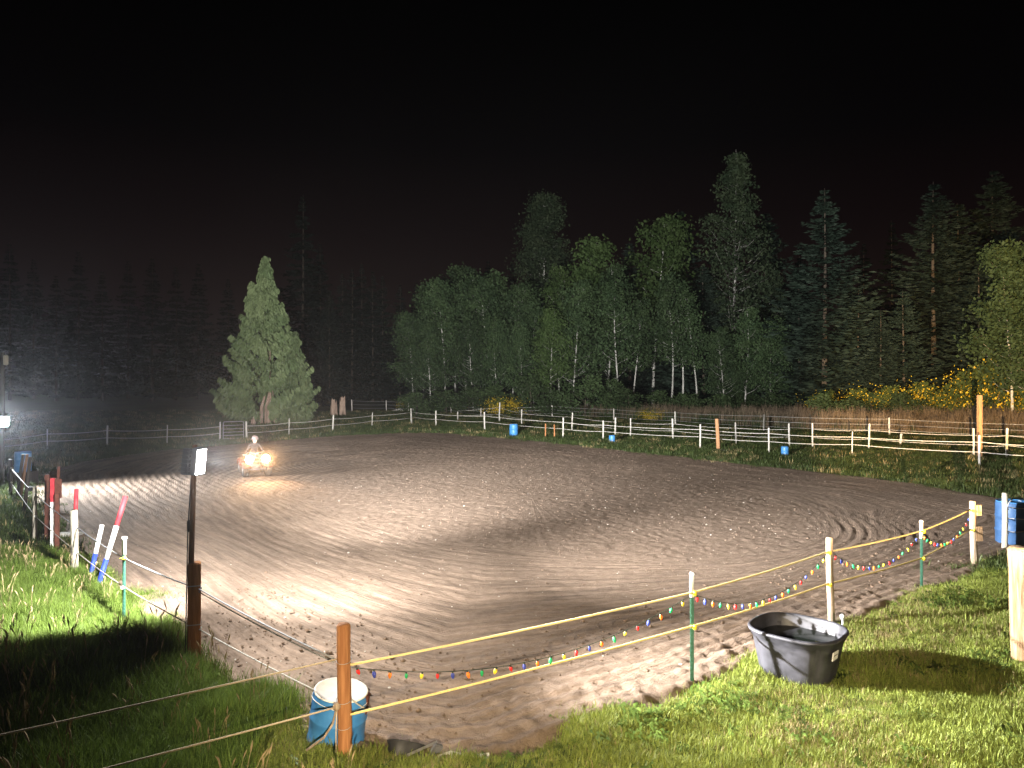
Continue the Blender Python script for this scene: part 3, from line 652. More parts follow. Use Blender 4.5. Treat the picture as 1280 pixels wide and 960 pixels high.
# yard light on a short post under the viewpoint: two heads with an added, unseen board below them that keeps the beam off the near ground
YL = empty('yard_light', (0, -.55, 0)); tag(YL, 'twin yard floodlight on a post below the viewpoint', 'floodlight')
MB().box((0, -.12, 1.65), (.12, .12, 3.3), ch=.01).build('post', M['pale_wood'], YL)
lamp_head(YL, Vector((.0, -.02, 3.2)), Vector((.14, .9, -.38)), .20, .16, 'lamp_glow')
spot(YL, Vector((.0, .08, 3.2)), Vector((.13, .9, -.36)), 63, .8, PORCH, (1, .80, .52), .05)
MB().box((0, .36, 1.952), (1.9, .90, .03)).build('beam_shield', M['pale_wood'], YL)
for x, d, c, wt, sz in ((-.38, (.10, 1, .085), COOL, YARD_COOL, 54), (.38, (.58, .815, -.015), WARM, YARD_WARM, 32)):
    lamp_head(YL, Vector((x, .05, 2.04)), Vector(d), .20, .16, 'lamp_glow')
    spot(YL, Vector((x, .14, 2.0)), d, sz, .45, wt, c, .022)

# ------------------------------------------------------------------ quad bike and rider
M['atv_red'] = mat('dark_red_plastic', (.10, .015, .012), (.07, .015, .012), scale=6, rough=.4)
M['rubber'] = mat('tyre_rubber', (.022, .021, .020), (.05, .045, .04), scale=18, rough=.9, bump=.5)
M['seat'] = mat('black_vinyl', (.02, .02, .02), rough=.6)
M['jacket'] = mat('dark_jacket', (.035, .028, .028), (.06, .045, .04), scale=7, rough=.9)
M['helmet'] = mat('pale_helmet', (.16, .12, .11), rough=.4)
M['skin'] = mat('skin', (.55, .34, .25), rough=.6)
fwd = Vector((.45, -.89, 0)).normalized(); az = math.atan2(fwd.y, fwd.x)
ac = D(322, 572.5, 29.0); ac.z = 0; ac = ac - fwd*.78; ac.z = .0
V = empty('quad_bike', ac, az); tag(V, 'quad bike with two glowing headlights driving on the arena dirt', 'quad bike')
tyre = MB().lathe([(.15, -.11), (.24, -.115), (.28, -.08), (.285, 0), (.28, .08), (.24, .115), (.15, .11)], 22, Matrix.Rotation(R(90), 4, 'X'), cap=False)
for k in range(22):
    a = 2*math.pi*k/22; Mx = Matrix.Rotation(a, 4, 'Y')
    tyre.box(Mx @ Vector((.288, 0, 0)), (.024, .17, .035), Mx.to_3x3())
tyre = tyre.mesh('tyre', True); rim = MB().lathe([(.02, -.07), (.10, -.07), (.15, -.10), (.155, .10), (.10, .06), (.02, .06)], 16, Matrix.Rotation(R(90), 4, 'X')).mesh('rim', True)
tyre.materials.append(M['rubber']); rim.materials.append(M['metal'])
for x in (.56, -.56):
    for y in (.42, -.42):
        W = link('wheel', MB().lathe([(.04, -.12), (.04, .12)], 10, Matrix.Rotation(R(90), 4, 'X')).mesh('hub', True), M['metal'], V, loc=(x, y, .285)); link('tyre', tyre, None, W); link('rim', rim, None, W)
    MB().tube([(x, -.4, .285), (x, .4, .285)], .03, 8).build('axle', M['lamp_grey'], V, True)
MB().box((0, 0, .38), (1.15, .30, .20), ch=.05).build('body', M['lamp_grey'], V, True)
MB().box((.30, 0, .58), (.44, .34, .22), ch=.07).build('tank_cover', M['atv_red'], V, True)
MB().box((-.22, 0, .64), (.68, .30, .12), ch=.05).build('seat', M['seat'], V, True)
def fender(x, y):
    v = []; f = []; n = 9
    for j, yy in enumerate((y-.15, y+.15)):
        for k in range(n):
            a = R(15+150*k/(n-1)); v.append((x+.36*math.cos(a), yy, .285+.36*math.sin(a)))
    for j, yy in enumerate((y-.15, y+.15)):
        for k in range(n):
            a = R(15+150*k/(n-1)); v.append((x+.34*math.cos(a), yy, .285+.34*math.sin(a)))
    for k in range(n-1):
        f += [(k, k+1, n+k+1, n+k), (2*n+k, 3*n+k, 3*n+k+1, 2*n+k+1), (k, 2*n+k, 2*n+k+1, k+1), (n+k, n+k+1, 3*n+k+1, 3*n+k)]
    f += [(0, n, 3*n, 2*n), (n-1, 3*n-1, 4*n-1, 2*n-1)]
    return MB().add(v, f)
for x in (.56, -.56):
    for y in (.40, -.40): fender(x, y).build('fender', M['atv_red'], V, True)
for x0, x1 in ((.42, .80), (-.85, -.48)):
    rk = MB()
    for y in np.linspace(-.36, .36, 7): rk.tube([(x0, y, .74), (x1, y, .74)], .011, 5)
    for x in (x0, x1): rk.tube([(x, -.36, .74), (x, .36, .74)], .014, 5)
    for y in (-.25, .25): rk.tube([((x0+x1)/2, y, .55), ((x0+x1)/2, y, .74)], .013, 5)
    rk.build('cargo_rack', M['lamp_grey'], V, True)
MB().tube([(.72, -.34, .30), (.86, -.28, .45), (.88, -.22, .62), (.88, .22, .62), (.86, .28, .45), (.72, .34, .30)], .018, 6).build('bumper', M['lamp_grey'], V, True)
MB().tube([(.22, 0, .6), (.26, 0, .86), (.14, -.34, .92)], .015, 6).tube([(.26, 0, .86), (.14, .34, .92)], .015, 6).build('handlebar', M['metal'], V, True)
for y in (.30, -.30):
    hl = MB().lathe([(.07, -.16), (.155, -.05), (.165, .0), (.155, .012)], 18, Matrix.Rotation(R(90), 4, 'Y')).build('headlight', M['lamp_grey'], V, True, loc=(.78, y, .70))
    MB().lathe([(.150, .0), (.13, .018), (.07, .03), (.001, .035)], 18, Matrix.Rotation(R(90), 4, 'Y')).build('lens', M['head_glow'], hl, True, loc=(.012, 0, 0))
    o = spot(V, Vector((.86, y, .70)), (1, y*.1, .03), 70, 1, HEADLIGHT, (1, .60, .30), .06)
# rider: one skinned body sitting, leaning to the bars, hands on the grips
def rider():
    J = {}; vs_ = []; es = []; rs = []
    def a(n, p, r, par=None):
        J[n] = len(vs_); vs_.append(p); rs.append(r)
        if par: es.append((J[par], J[n]))
    a('pelvis', (-.22, 0, .78), .13); a('waist', (-.17, 0, .92), .125, 'pelvis'); a('chest', (-.08, 0, 1.08), .15, 'waist'); a('upper', (-.02, 0, 1.19), .12, 'chest'); a('neck', (.02, 0, 1.27), .055, 'upper'); a('skull', (.05, 0, 1.36), .085, 'neck'); a('crown', (.055, 0, 1.43), .07, 'skull')
    for s, q in ((1, 'l'), (-1, 'r')):
        a(q+'sh', (-.02, s*.17, 1.17), .068, 'upper'); a(q+'el', (.02, s*.30, .98), .048, q+'sh'); a(q+'wr', (.13, s*.31, .94), .033, q+'el'); a(q+'pm', (.16, s*.31, .935), .034, q+'wr')
        for k, (yo, ln) in enumerate(((.03, .06), (.012, .07), (-.006, .066), (-.024, .055))):
            a(f'{q}f{k}a', (.185, s*(.31+yo), .945), .011, q+'pm'); a(f'{q}f{k}b', (.185+ln*.35, s*(.31+yo), .925), .010, f'{q}f{k}a'); a(f'{q}f{k}c', (.175+ln*.2, s*(.31+yo), .90), .009, f'{q}f{k}b')
        a(q+'ta', (.15, s*.275, .92), .012, q+'pm'); a(q+'tb', (.17, s*.262, .905), .010, q+'ta')
        a(q+'hp', (-.20, s*.12, .76), .10, 'pelvis'); a(q+'kn', (.16, s*.27, .72), .068, q+'hp'); a(q+'an', (.08, s*.27, .40), .042, q+'kn'); a(q+'to', (.22, s*.28, .36), .04, q+'an')
    me = bpy.data.meshes.new('body'); me.from_pydata(vs_, es, []); o = bpy.data.objects.new('body', me); col.objects.link(o)
    me.materials.append(M['jacket'])
    sk = o.modifiers.new('skin', 'SKIN'); sk.use_smooth_shade = True; sb = o.modifiers.new('sub', 'SUBSURF'); sb.levels = 1; sb.render_levels = 1
    for i, r in enumerate(rs): me.skin_vertices[0].data[i].radius = (r, r); me.skin_vertices[0].data[i].use_root = i == 0
    return o
PR = rider(); PR.name = 'person'; PR.location = ac; PR.rotation_euler = (0, 0, az); tag(PR, 'rider in dark jacket and pale helmet leaning forward on the quad bike', 'person')
hb = bmesh.new(); bmesh.ops.create_uvsphere(hb, u_segments=18, v_segments=12, radius=1)
for v in hb.verts:
    x, y, z = v.co; nose = .18*math.exp(-((y/.18)**2+((z+.15)/.22)**2))*(x > 0)
    eye = .10*(math.exp(-(((y-.35)/.16)**2+((z-.1)/.14)**2))+math.exp(-(((y+.35)/.16)**2+((z-.1)/.14)**2)))*(x > 0)
    mouth = .05*math.exp(-((y/.3)**2+((z+.55)/.08)**2))*(x > 0)
    v.co = Vector((x*(1+nose-eye-mouth)*.098, y*.080, z*.118))
hm = bpy.data.meshes.new('face'); hb.to_mesh(hm); hb.free(); hm.polygons.foreach_set('use_smooth', [True]*len(hm.polygons)); link('face', hm, M['skin'], PR, loc=(.07, 0, 1.37))
MB().lathe([(.125, -.02), (.13, .03), (.118, .09), (.08, .135), (.02, .15)], 18).add([(.10, -.08, .0), (.10, .08, .0), (.19, .06, -.015), (.19, -.06, -.015), (.10, -.08, .015), (.10, .08, .015), (.19, .06, .0), (.19, -.06, .0)], [(0, 3, 2, 1), (4, 5, 6, 7), (2, 3, 7, 6), (0, 4, 7, 3), (1, 2, 6, 5)]).build('helmet', M['helmet'], PR, True, loc=(.06, 0, 1.41))

# ------------------------------------------------------------------ trees
def unit(n):
    v = rng.normal(size=(n, 3)); return v/np.linalg.norm(v, axis=1, keepdims=True)
def leaves(C, size, asp=.55, droop=None, jit=.35):          # rhombic leaf faces round the centres C
    n = len(C); A = unit(n)
    if droop is not None: A = A*jit + droop; A /= np.linalg.norm(A, axis=1, keepdims=True)
    Bv = np.cross(A, unit(n)); Bv /= np.linalg.norm(Bv, axis=1, keepdims=True)+1e-9
    s = (size*rng.uniform(.6, 1.35, n))[:, None]
    a = A*s*.5; b = Bv*s*.5*asp; off = np.cross(A, Bv)*s*.08
    return np.stack([C-a, C-b*1.0+a*.1+off, C+a, C+b+a*.1+off], 1)
def trunk_mb(h, r, bend=.4, limbs=0, seed=0, z0=.35, spread=.22, tipw=1.15):
    q = random.Random(seed); m = MB(); pts = []; ang = q.uniform(0, 6)
    for i in range(9):
        t = i/8; pts.append(Vector((bend*math.sin(t*2+ang)*t, bend*math.cos(t*1.7+ang)*t, -.4+t*(h+.4))))
    m.tube(pts, [r*(1-.92*i/8)+.008 for i in range(9)], 8)
    tips = []
    for k in range(limbs):
        t = z0+(.97-z0)*(k+q.random())/limbs; i = min(7, int(t*8)); p = pts[i].lerp(pts[i+1], t*8-i); a = q.uniform(0, 6.28)
        L = h*spread*(tipw-t)*q.uniform(.7, 1.2)+.3; rise = q.uniform(.35, .9)
        e1 = p+Vector((math.cos(a)*L*.5, math.sin(a)*L*.5, L*rise*.35)); e2 = p+Vector((math.cos(a)*L, math.sin(a)*L, L*rise))
        m.tube([p, e1, e2], [r*.22*(1-t)+.010, r*.12*(1-t)+.008, .005], 4); tips.append((p, e1, e2))
    return m, tips
def broadleaf(h, r, n_limb, per, size, seed, z0=.35, spread=.22, crad=.55, bend=.5, tipw=1.15):
    tm, tips = trunk_mb(h, r, bend, n_limb, seed, z0, spread, tipw); C = []
    for p, e1, e2 in tips:
        L = (e2-p).length
        for c, wt in ((e1, .7), (e2, 1.0), (p.lerp(e2, .75)+Vector((0, 0, .3)), .8), (e2+Vector((random.uniform(-.7, .7), random.uniform(-.7, .7), random.uniform(-.9, .2))), .8)):
            k = int(per*wt); g = rng.normal(size=(k, 3))*np.array([crad, crad, crad*.6])*(.5+.25*L/1.5); C.append(np.array(c)[None]+g)
    C = np.concatenate(C); C = C[C[:, 2] > h*.12]
    return tm.mesh('trunk', True), quads_mesh('crown', leaves(C, size, .6))
def conifer(h, r, wh, br, cards, size, seed, width=.2, z0=.06, rise=.0, up=.35, gap=.15, open_=1.0):
    q = random.Random(seed); tm, _ = trunk_mb(h, r, .15, 0, seed); C = []; Dn = []; S = []
    for i in range(wh):
        t = z0+(1-z0)*(i+q.random()*.8)/wh; L0 = h*width*((1-t)**.85)*(.55+.45*min(1, (t-z0)/.08+.4))+.05
        for k in range(br):
            if q.random() < gap: continue
            a = q.uniform(0, 6.28); L = L0*q.uniform(.45, 1.28); z = t*h
            p = np.array([0, 0, z]); tip = np.array([math.cos(a)*L, math.sin(a)*L, z+L*(rise+q.uniform(-.1, .1))]); mid = (p+tip)/2-np.array([0, 0, L*.10])
            tt = rng.uniform(.15, 1, cards)**.75; b = ((1-tt)**2)[:, None]*p+(2*tt*(1-tt))[:, None]*mid+(tt**2)[:, None]*tip
            b[:, 2] += up*np.maximum(tt-.6, 0)**1.5*L
            side = np.array([-math.sin(a), math.cos(a), 0]); sw = rng.normal(size=cards)*(.10+.16*L*(1-tt))*open_
            b = b+side*sw[:, None]; b[:, 2] -= np.abs(rng.normal(size=cards))*.10*(1+L*.15)
            d = np.array([math.cos(a), math.sin(a), rise-.15])+side*np.sign(sw)[:, None]*.8
            C.append(b); Dn.append(d); S.append(np.full(cards, size*(.34+.66*(1-t))))
    C = np.concatenate(C); Dn = np.concatenate(Dn); size = np.concatenate(S)
    return tm.mesh('trunk', True), quads_mesh('crown', leaves(C, size, .34, Dn, .45))
def cedar_crown(h, rad, n, cards, seed, z0=.10, flat=1.0):
    q = random.Random(seed); C = []; Dn = []
    for i in range(n):
        t = z0+(1-z0)*(i/n)**1.12; a = q.uniform(0, 6.283); z = t*h
        L = rad*((1-t)**.92)*q.uniform(.62, 1.14)*(1+.05*math.sin(3*a+t*5))+.12
        if t < .13: L *= .9
        p = np.array([0, 0, z+.10*L]); mid = np.array([math.cos(a)*L*.6, math.sin(a)*L*.6, z-.12*L]); tip = np.array([math.cos(a)*L, math.sin(a)*L, z+.24*L])
        tt = rng.uniform(.2, 1.0, cards)**.45; b = ((1-tt)**2)[:, None]*p+(2*tt*(1-tt))[:, None]*mid+(tt**2)[:, None]*tip
        side = np.array([-math.sin(a), math.cos(a), 0]); rad_ = np.array([math.cos(a), math.sin(a), 0])
        b = b+side*(rng.normal(size=cards)*.13*(1.35-tt))[:, None]; hang = np.abs(rng.normal(size=cards))*.36*(1.12-tt); b[:, 2] -= hang
        C.append(b); Dn.append(np.tile(np.array([0, 0, -.9]), (cards, 1))+rad_*.55+side*rng.normal(size=(cards, 1))*.35)
    return np.concatenate(C), np.concatenate(Dn)

ORD = 'first second third fourth fifth sixth seventh eighth ninth tenth eleventh twelfth thirteenth fourteenth fifteenth sixteenth seventeenth eighteenth nineteenth twentieth'.split()
ORD += ['twenty-'+q for q in ORD[:9]] + ['thirtieth'] + ['thirty-'+q for q in ORD[:9]]
def tree(name, mesh_pair, loc, s, rz, label, cat, group, mats, sz=None):
    T = empty(name, loc, rz); tag(T, label, cat, group); T.scale = (s, s, sz or s)
    for me, nm, m in ((mesh_pair[0], 'trunk', mats[0]), (mesh_pair[1], 'crown', mats[1])):
        o = bpy.data.objects.new(nm, me); col.objects.link(o); o.parent = T
        if not me.materials: me.materials.append(M[m])
        o.material_slots[0].link = 'OBJECT'; o.material_slots[0].material = M[m]
    return T
def top_at(px, ty, d):                        # where a tree stands and how tall it is, from its tip
    return Vector(((px-640)/FPX*d, d, -.05)), CH+(HY-ty)/FPX*d

# lone cedar
cl, chh = top_at(331, 322, 59); CE = empty('cedar_tree', cl); tag(CE, 'lone bright cedar tree with a second leader standing behind the far fence', 'tree')
mb = MB()
for dx, dy, r, hh_ in ((-.25, 0, .13, chh*.9), (.22, .1, .16, chh*.75), (.6, .3, .10, 7.0), (.0, .4, .15, chh*.95)):
    mb.tube([(dx*1.3, dy, -.3), (dx, dy, 1.5), (dx*.8+(1.3 if dx > .8 else 0), dy+.8, hh_*.22), ((2.4 if dx > .8 else 0), dy+.9, hh_*.55)], [r*1.3, r, r*.5, .02], 9)
mb.build('trunk', M['cedar_bark'], CE, True)
c1_, d1_ = cedar_crown(chh, 4.25, 330, 115, 3, .05); c2_, d2_ = cedar_crown(7.2, 1.6, 85, 110, 5, .06); c2_ = c2_+np.array([2.55, -.6, .1])
link('crown', quads_mesh('crown', leaves(c1_, .44, .34, d1_, .34)), M['cedar_frond'], CE); link('crown', quads_mesh('crown', leaves(c2_, .40, .34, d2_, .34)), M['cedar_frond'], CE)

AL = [broadleaf(15, .12, 38, 62, .32, 40+i, .22, .19, .70, .9) for i in range(4)]
AL2 = [broadleaf(15, .12, 26, 44, .30, 60+i, .38, .17, .6, 1.3) for i in range(2)]
BIG = broadleaf(28, .26, 80, 90, .38, 71, .18, .19, .85, .4, 1.08)
COT = broadleaf(30, .22, 130, 34, .36, 75, .14, .22, .52, .4, 1.0)
SP = [conifer(24, .22, 50, 11, 36, .70, 80+i, .23, .02, .08, .6) for i in range(3)]
FR = [conifer(30, .30, 46, 9, 30, 1.0, 90+i, .20, .06, -.12, .2, .2) for i in range(2)]
SB = [broadleaf(3.2, .05, 16, 44, .22, 100+i, .05, .5, .42, .2) for i in range(3)]

THK = 'pale-stemmed alder in the thicket behind the far fence'
i = 0
for px, ty, d in sorted(((516, 392, 84), (528, 362, 88), (543, 350, 92), (556, 352, 84), (570, 338, 95), (584, 345, 86), (598, 336, 92), (612, 352, 84), (626, 345, 88), (640, 356, 83), (655, 352, 90), (668, 372, 82), (538, 400, 81), (592, 392, 80), (622, 398, 80), (650, 405, 79))):
    p, hgt = top_at(px, ty, d); s = hgt/15.4
    tree('alder_tree', AL[i % 4], p, s*1.02, random.uniform(0, 6), THK + ', ' + ORD[i] + ' from the left', 'tree', 'alders crowding the thicket left of the tall cottonwood', ('alder_bark', 'alder_leaf')); i += 1
MIX = [(700, 335, 82, AL[1], 'bright_leaf', 'young bright green alder standing right of the thicket'), (735, 296, 84, AL[2], 'bright_leaf', 'broad light green alder with the round crown right of the cottonwood'), (758, 330, 80, AL[3], 'alder_leaf', 'alder with white stems left of the dark spruce'),
       (776, 345, 76, AL2[0], 'alder_leaf', 'slender alder with a straight bright white trunk above the rope fence'), (790, 372, 78, AL2[1], 'alder_leaf', 'small leaning white-stemmed alder beside the straight white trunk'), (816, 268, 88, AL[0], 'bright_leaf', 'tall light green alder rising between two dark spruces'),
       (838, 352, 74, AL2[1], 'alder_leaf', 'slim alder at the left of the white stem clump'), (852, 342, 75, AL2[0], 'alder_leaf', 'alder with several white stems below the yellow broom'), (872, 362, 74, AL2[1], 'alder_leaf', 'leaning alder at the right of the white stem clump'), (690, 385, 77, AL[3], 'bright_leaf', 'low bright green alder in front of the thicket edge'),
       (1266, 298, 54, AL[2], 'alder_leaf', 'warm lit alder with a pale trunk at the right edge'), (1290, 330, 52, AL[0], 'alder_leaf', 'warm lit leafy alder cut by the right picture edge'), (715, 350, 79, AL[0], 'alder_leaf', 'mid green alder between the low bright alder and the round crown'), (930, 385, 72, AL[3], 'alder_leaf', 'dim low alder below the tall sparse cottonwood'), (905, 410, 70, AL[1], 'alder_leaf', 'dim leafy alder right of the white stem clump'), (965, 395, 72, AL[2], 'alder_leaf', 'dim alder left of the big spruce')]
for k, (px, ty, d, mp, lm, lab) in enumerate(MIX):
    p, hgt = top_at(px, ty, d); tree('alder_tree', mp, p, hgt/15.4, random.uniform(0, 6), lab, 'tree', None, ('alder_bark', lm))
p, hgt = top_at(678, 238, 100); tree('cottonwood_tree', BIG, p, hgt/28.5, 1.0, 'tall dense cottonwood rising above the alder thicket', 'tree', None, ('alder_bark', 'cotton_leaf'))
p, hgt = top_at(916, 182, 88); tree('cottonwood_tree', COT, p, hgt/30.5, 2.0, 'tallest tree, a sparse cottonwood with a pale trunk', 'tree', None, ('alder_bark', 'cotton_leaf'))
p, hgt = top_at(968, 330, 90); tree('cottonwood_tree', COT, p, hgt/30.5, 4.0, 'smaller sparse cottonwood beside the tallest tree', 'tree', None, ('alder_bark', 'cotton_leaf'))
SPR = [(1030, 232, 72, 0, 'big spruce with upswept branches right of the tallest tree'), (1168, 222, 74, 1, 'tall spruce above the warm lit broom at right'), (1199, 250, 78, 2, 'narrower spruce behind the tall spruce at right'), (1243, 208, 86, 0, 'distant tall spruce near the right edge'), (787, 300, 92, 2, 'dark spruce between the round crown and the light green alder'), (850, 258, 98, 1, 'dark spruce behind the light green alder'),
       (1072, 355, 72, 2, 'small spruce at the right foot of the big spruce'), (1130, 360, 66, 0, 'lower spruce left of the tall right spruce'), (1000, 340, 74, 1, 'small spruce at the left foot of the big spruce'), (958, 262, 100, 0, 'dim spruce right behind the tallest tree'), (1100, 385, 66, 1, 'low spruce between the big spruce and the tall right spruce'), (1225, 320, 64, 2, 'spruce half hidden behind the warm lit alder'), (880, 330, 84, 0, 'dark spruce left of the tallest tree')]
for px, ty, d, k, lab in SPR:
    p, hgt = top_at(px, ty, d); tree('spruce_tree', SP[k], p, hgt/24.3, random.uniform(0, 6), lab, 'tree', None, ('fir_bark', 'spruce_needle')).scale = (hgt/24.3*1.55, hgt/24.3*1.55, hgt/24.3)
# dark wood behind
k = 0
for px, ty, d in sorted(((12, 300, 120), (42, 320, 128), (70, 340, 116), (98, 310, 122), (128, 335, 118), (160, 322, 128), (190, 318, 116), (220, 330, 122), (248, 325, 127), (285, 345, 132), (400, 300, 128), (428, 338, 118), (440, 332, 110), (452, 326, 124), (466, 335, 112), (478, 342, 116), (500, 352, 122), (520, 350, 128), (610, 322, 125), (1080, 300, 120), (1115, 272, 125), (640, 326, 130), (1000, 300, 118), (890, 300, 120), (345, 350, 120), (1060, 330, 112), (385, 340, 118))):
    p, hgt = top_at(px, ty, d); tree('fir_tree', FR[k % 2], p, hgt/30.4, random.uniform(0, 6), 'dark fir in the unlit wood behind, ' + ORD[k] + ' from the left', 'tree', 'firs of the unlit wood', ('fir_bark', 'fir_needle')); k += 1
p, hgt = top_at(378, 240, 112); FT = tree('fir_tree', FR[1], p, hgt/30.4, .5, 'very tall thin-crowned fir with a bare pale trunk behind the cedar', 'tree', None, ('fir_bark', 'fir_needle'))
p, hgt = top_at(412, 360, 95); tree('fir_tree', SP[1], p, hgt/24.3, .5, 'dim narrow young fir right of the lone cedar', 'tree', None, ('fir_bark', 'fir_needle'), None)

# shrubs under the trees, yellow broom
def bush(px, by, wpx, hpx, k, label, m='shrub_leaf', grp=None, d=None):
    d_ = d or P(px, by).y; p = Vector(((px-640)/FPX*d_, d_, -.05)); s = hpx/FPX*d_/3.5; T = tree('shrub', SB[k % 3], p, s, random.uniform(0, 6), label, 'shrub', grp, ('fir_bark', m)); T.scale = (wpx/FPX*d_/3.8, wpx/FPX*d_/3.8, s); return T
for j, px in enumerate(range(520, 1300, 34)):
    bush(px+random.uniform(-8, 8), 0, random.uniform(44, 64), random.uniform(26, 52), j, 'leafy green shrub at the foot of the trees, ' + ORD[j] + ' from the left', 'shrub_leaf', 'shrubs along the foot of the trees', random.uniform(68, 76) if px < 1000 else random.uniform(57, 64))
flow = []
for j in range(3):
    C = rng.normal(size=(2600, 3))*np.array([1.0, 1.0, .75])+np.array([0, -.25, 1.7]); C = C[C[:, 2] > .6]; flow.append(quads_mesh('blossoms', leaves(C, .125, .8))); flow[-1].materials.append(M['broom_flower'])
BR = [(628, 523, 40, 24, 1.0, 'bright yellow flowering broom behind the far fence'), (815, 528, 34, 15, 1.0, 'yellow flowering broom behind the right far fence'), (504, 513, 22, 12, .25, 'dim broom bush at the left end of the thicket'), (545, 514, 34, 14, .3, 'dim broom bush below the leaning alder stems'), (585, 515, 30, 14, .35, 'dim broom bush left of the bright yellow broom'),
      (1075, 0, 50, 40, .5, 'broom with scattered yellow flowers above the dry reeds, leftmost', 62), (1105, 0, 54, 44, .5, 'broom with scattered yellow flowers above the dry reeds, second', 61), (1150, 0, 60, 50, .5, 'broom with yellow flowers above the dry reeds below the tall spruce', 60), (1200, 0, 60, 62, .6, 'tall golden broom left of the tall timber post', 58), (1246, 0, 80, 84, .35, 'large warm lit broom right of the tall timber post', 56), (1283, 0, 44, 40, .6, 'golden broom at the right picture edge', 54), (1028, 0, 48, 36, .3, 'faint broom above the reeds at the foot of the big spruce', 64)]
for j, b in enumerate(BR):
    px, by, wp, hp, fl, lab = b[:6]; T = bush(px, by, wp, hp, j, lab, 'broom_green', None, b[6] if len(b) > 6 else None); T.name = 'broom_bush'
    me = flow[j % 3]
    if fl < .9:
        me = me.copy(); bmm = bmesh.new(); bmm.from_mesh(me); fs = [f for f in bmm.faces if random.random() > fl*.6]; bmesh.ops.delete(bmm, geom=fs, context='FACES'); bmm.to_mesh(me); bmm.free()
    link('blossoms', me, None, T, loc=(0, 0, .45))
# old stumps and a rock
def stump(px, by, w_, h_, label, seed):
    B = base(px, by); q = random.Random(seed); m = MB(); n = 14; v = []; f = []; H_ = h_/FPX*B.y; r = w_/FPX*B.y/2
    for i, z in enumerate((-.2, .15*H_, .6*H_, H_)):
        for k in range(n):
            a = 2*math.pi*k/n; rr = r*(1.15, 1, .88, .75)[i]*(1+.15*math.sin(3*a+seed)+q.uniform(-.08, .08)); v.append((rr*math.cos(a), rr*math.sin(a), z+(q.uniform(-.5, .25)*H_ if i == 3 else 0)))
    for i in range(3):
        for k in range(n): f.append((i*n+k, i*n+(k+1) % n, (i+1)*n+(k+1) % n, (i+1)*n+k))
    f.append(tuple(range(3*n, 4*n))); tag(m.add(v, f).build('tree_stump', M['cedar_bark'], None, False, loc=B), label, 'stump')
stump(417, 521, 9, 20, 'reddish broken stump right of the cedar, the left of two', 1); stump(428, 521, 8, 21, 'pale broken stump right of the cedar, the right of two', 2); stump(317, 534, 6, 10, 'small jagged stump at the foot of the cedar', 3)
b_ = bmesh.new(); bmesh.ops.create_icosphere(b_, subdivisions=2, radius=.6)
for v in b_.verts: v.co = Vector((v.co.x*1.3, v.co.y, v.co.z*.7))*(1+.18*math.sin(v.co.x*7)+.12*math.cos(v.co.y*9+v.co.z*5))
rm = bpy.data.meshes.new('rock'); b_.to_mesh(rm); b_.free(); tag(link('rock', rm, M['concrete'], None, base(498, 515.5)), 'grey rock in the grass at the fence corner', 'rock')

# ------------------------------------------------------------------ grass
def blade_set(n, h0, h1, spread, w0, lean, seed):
    r = np.random.default_rng(seed); Q = []
    for _ in range(n):
        x, y = r.normal(size=2)*spread; a = r.uniform(0, 6.28); h = r.uniform(h0, h1); l = lean*h*r.uniform(.2, 1.2); ww = w0*r.uniform(.7, 1.3)
        dx, dy = math.cos(a), math.sin(a); px_, py_ = -dy*ww/2, dx*ww/2; mx_, my_, mz = x+dx*l*.35, y+dy*l*.35, h*.6; tx, ty, tz = x+dx*l, y+dy*l, h*(1-.25*l/h)
        Q.append([(x-px_, y-py_, -.02), (x+px_, y+py_, -.02), (mx_+px_*.8, my_+py_*.8, mz), (mx_-px_*.8, my_-py_*.8, mz)])
        Q.append([(mx_-px_*.8, my_-py_*.8, mz), (mx_+px_*.8, my_+py_*.8, mz), (tx+px_*.12, ty+py_*.12, tz), (tx-px_*.12, ty-py_*.12, tz)])
    return np.array(Q)
def seed_heads(n, h0, h1, spread, seed):
    r = np.random.default_rng(seed); m = MB()
    for _ in range(n):
        x, y = r.normal(size=2)*spread; a = r.uniform(0, 6.28); h = r.uniform(h0, h1); l = .15*h
        t = Vector((x+math.cos(a)*l, y+math.sin(a)*l, h)); m.tube([(x, y, 0), (x+math.cos(a)*l*.4, y+math.sin(a)*l*.4, h*.6), t], .0022, 3, False)
        m.tube([t, t+Vector((math.cos(a)*.02, math.sin(a)*.02, .05)), t+Vector((math.cos(a)*.045, math.sin(a)*.045, .10))], [.004, .010, .002], 4, False)
    return m
def weed_leaf(n, seed):
    r = np.random.default_rng(seed); Q = []
    for _ in range(n):
        a = r.uniform(0, 6.28); L = r.uniform(.05, .13); wv = L*.38; z = r.uniform(.03, .16); x0, y0 = r.normal(size=2)*.05; dx, dy = math.cos(a), math.sin(a)
        Q.append([(x0, y0, z*.8), (x0+dx*L*.5-dy*wv/2, y0+dy*L*.5+dx*wv/2, z+.02), (x0+dx*L, y0+dy*L, z*.9), (x0+dx*L*.5+dy*wv/2, y0+dy*L*.5-dx*wv/2, z+.02)])
    return np.array(Q)
def tuft_coll(name, items):
    c = bpy.data.collections.new(name)
    for k, (me, m) in enumerate(items):
        if not me.materials: me.materials.append(M[m])
        o = bpy.data.objects.new(f'{name}_{k:02d}', me); c.objects.link(o)
    return c
lawn_c = tuft_coll('lawn_tuft', [(quads_mesh('lawn', blade_set(34, .05, .12, .055, .007, .5, 200+i)), 'lawn') for i in range(3)] + [(quads_mesh('dryt', blade_set(16, .05, .12, .05, .006, .6, 210)), 'dry'), (quads_mesh('weedt', weed_leaf(16, 211)*.7), 'weed')])
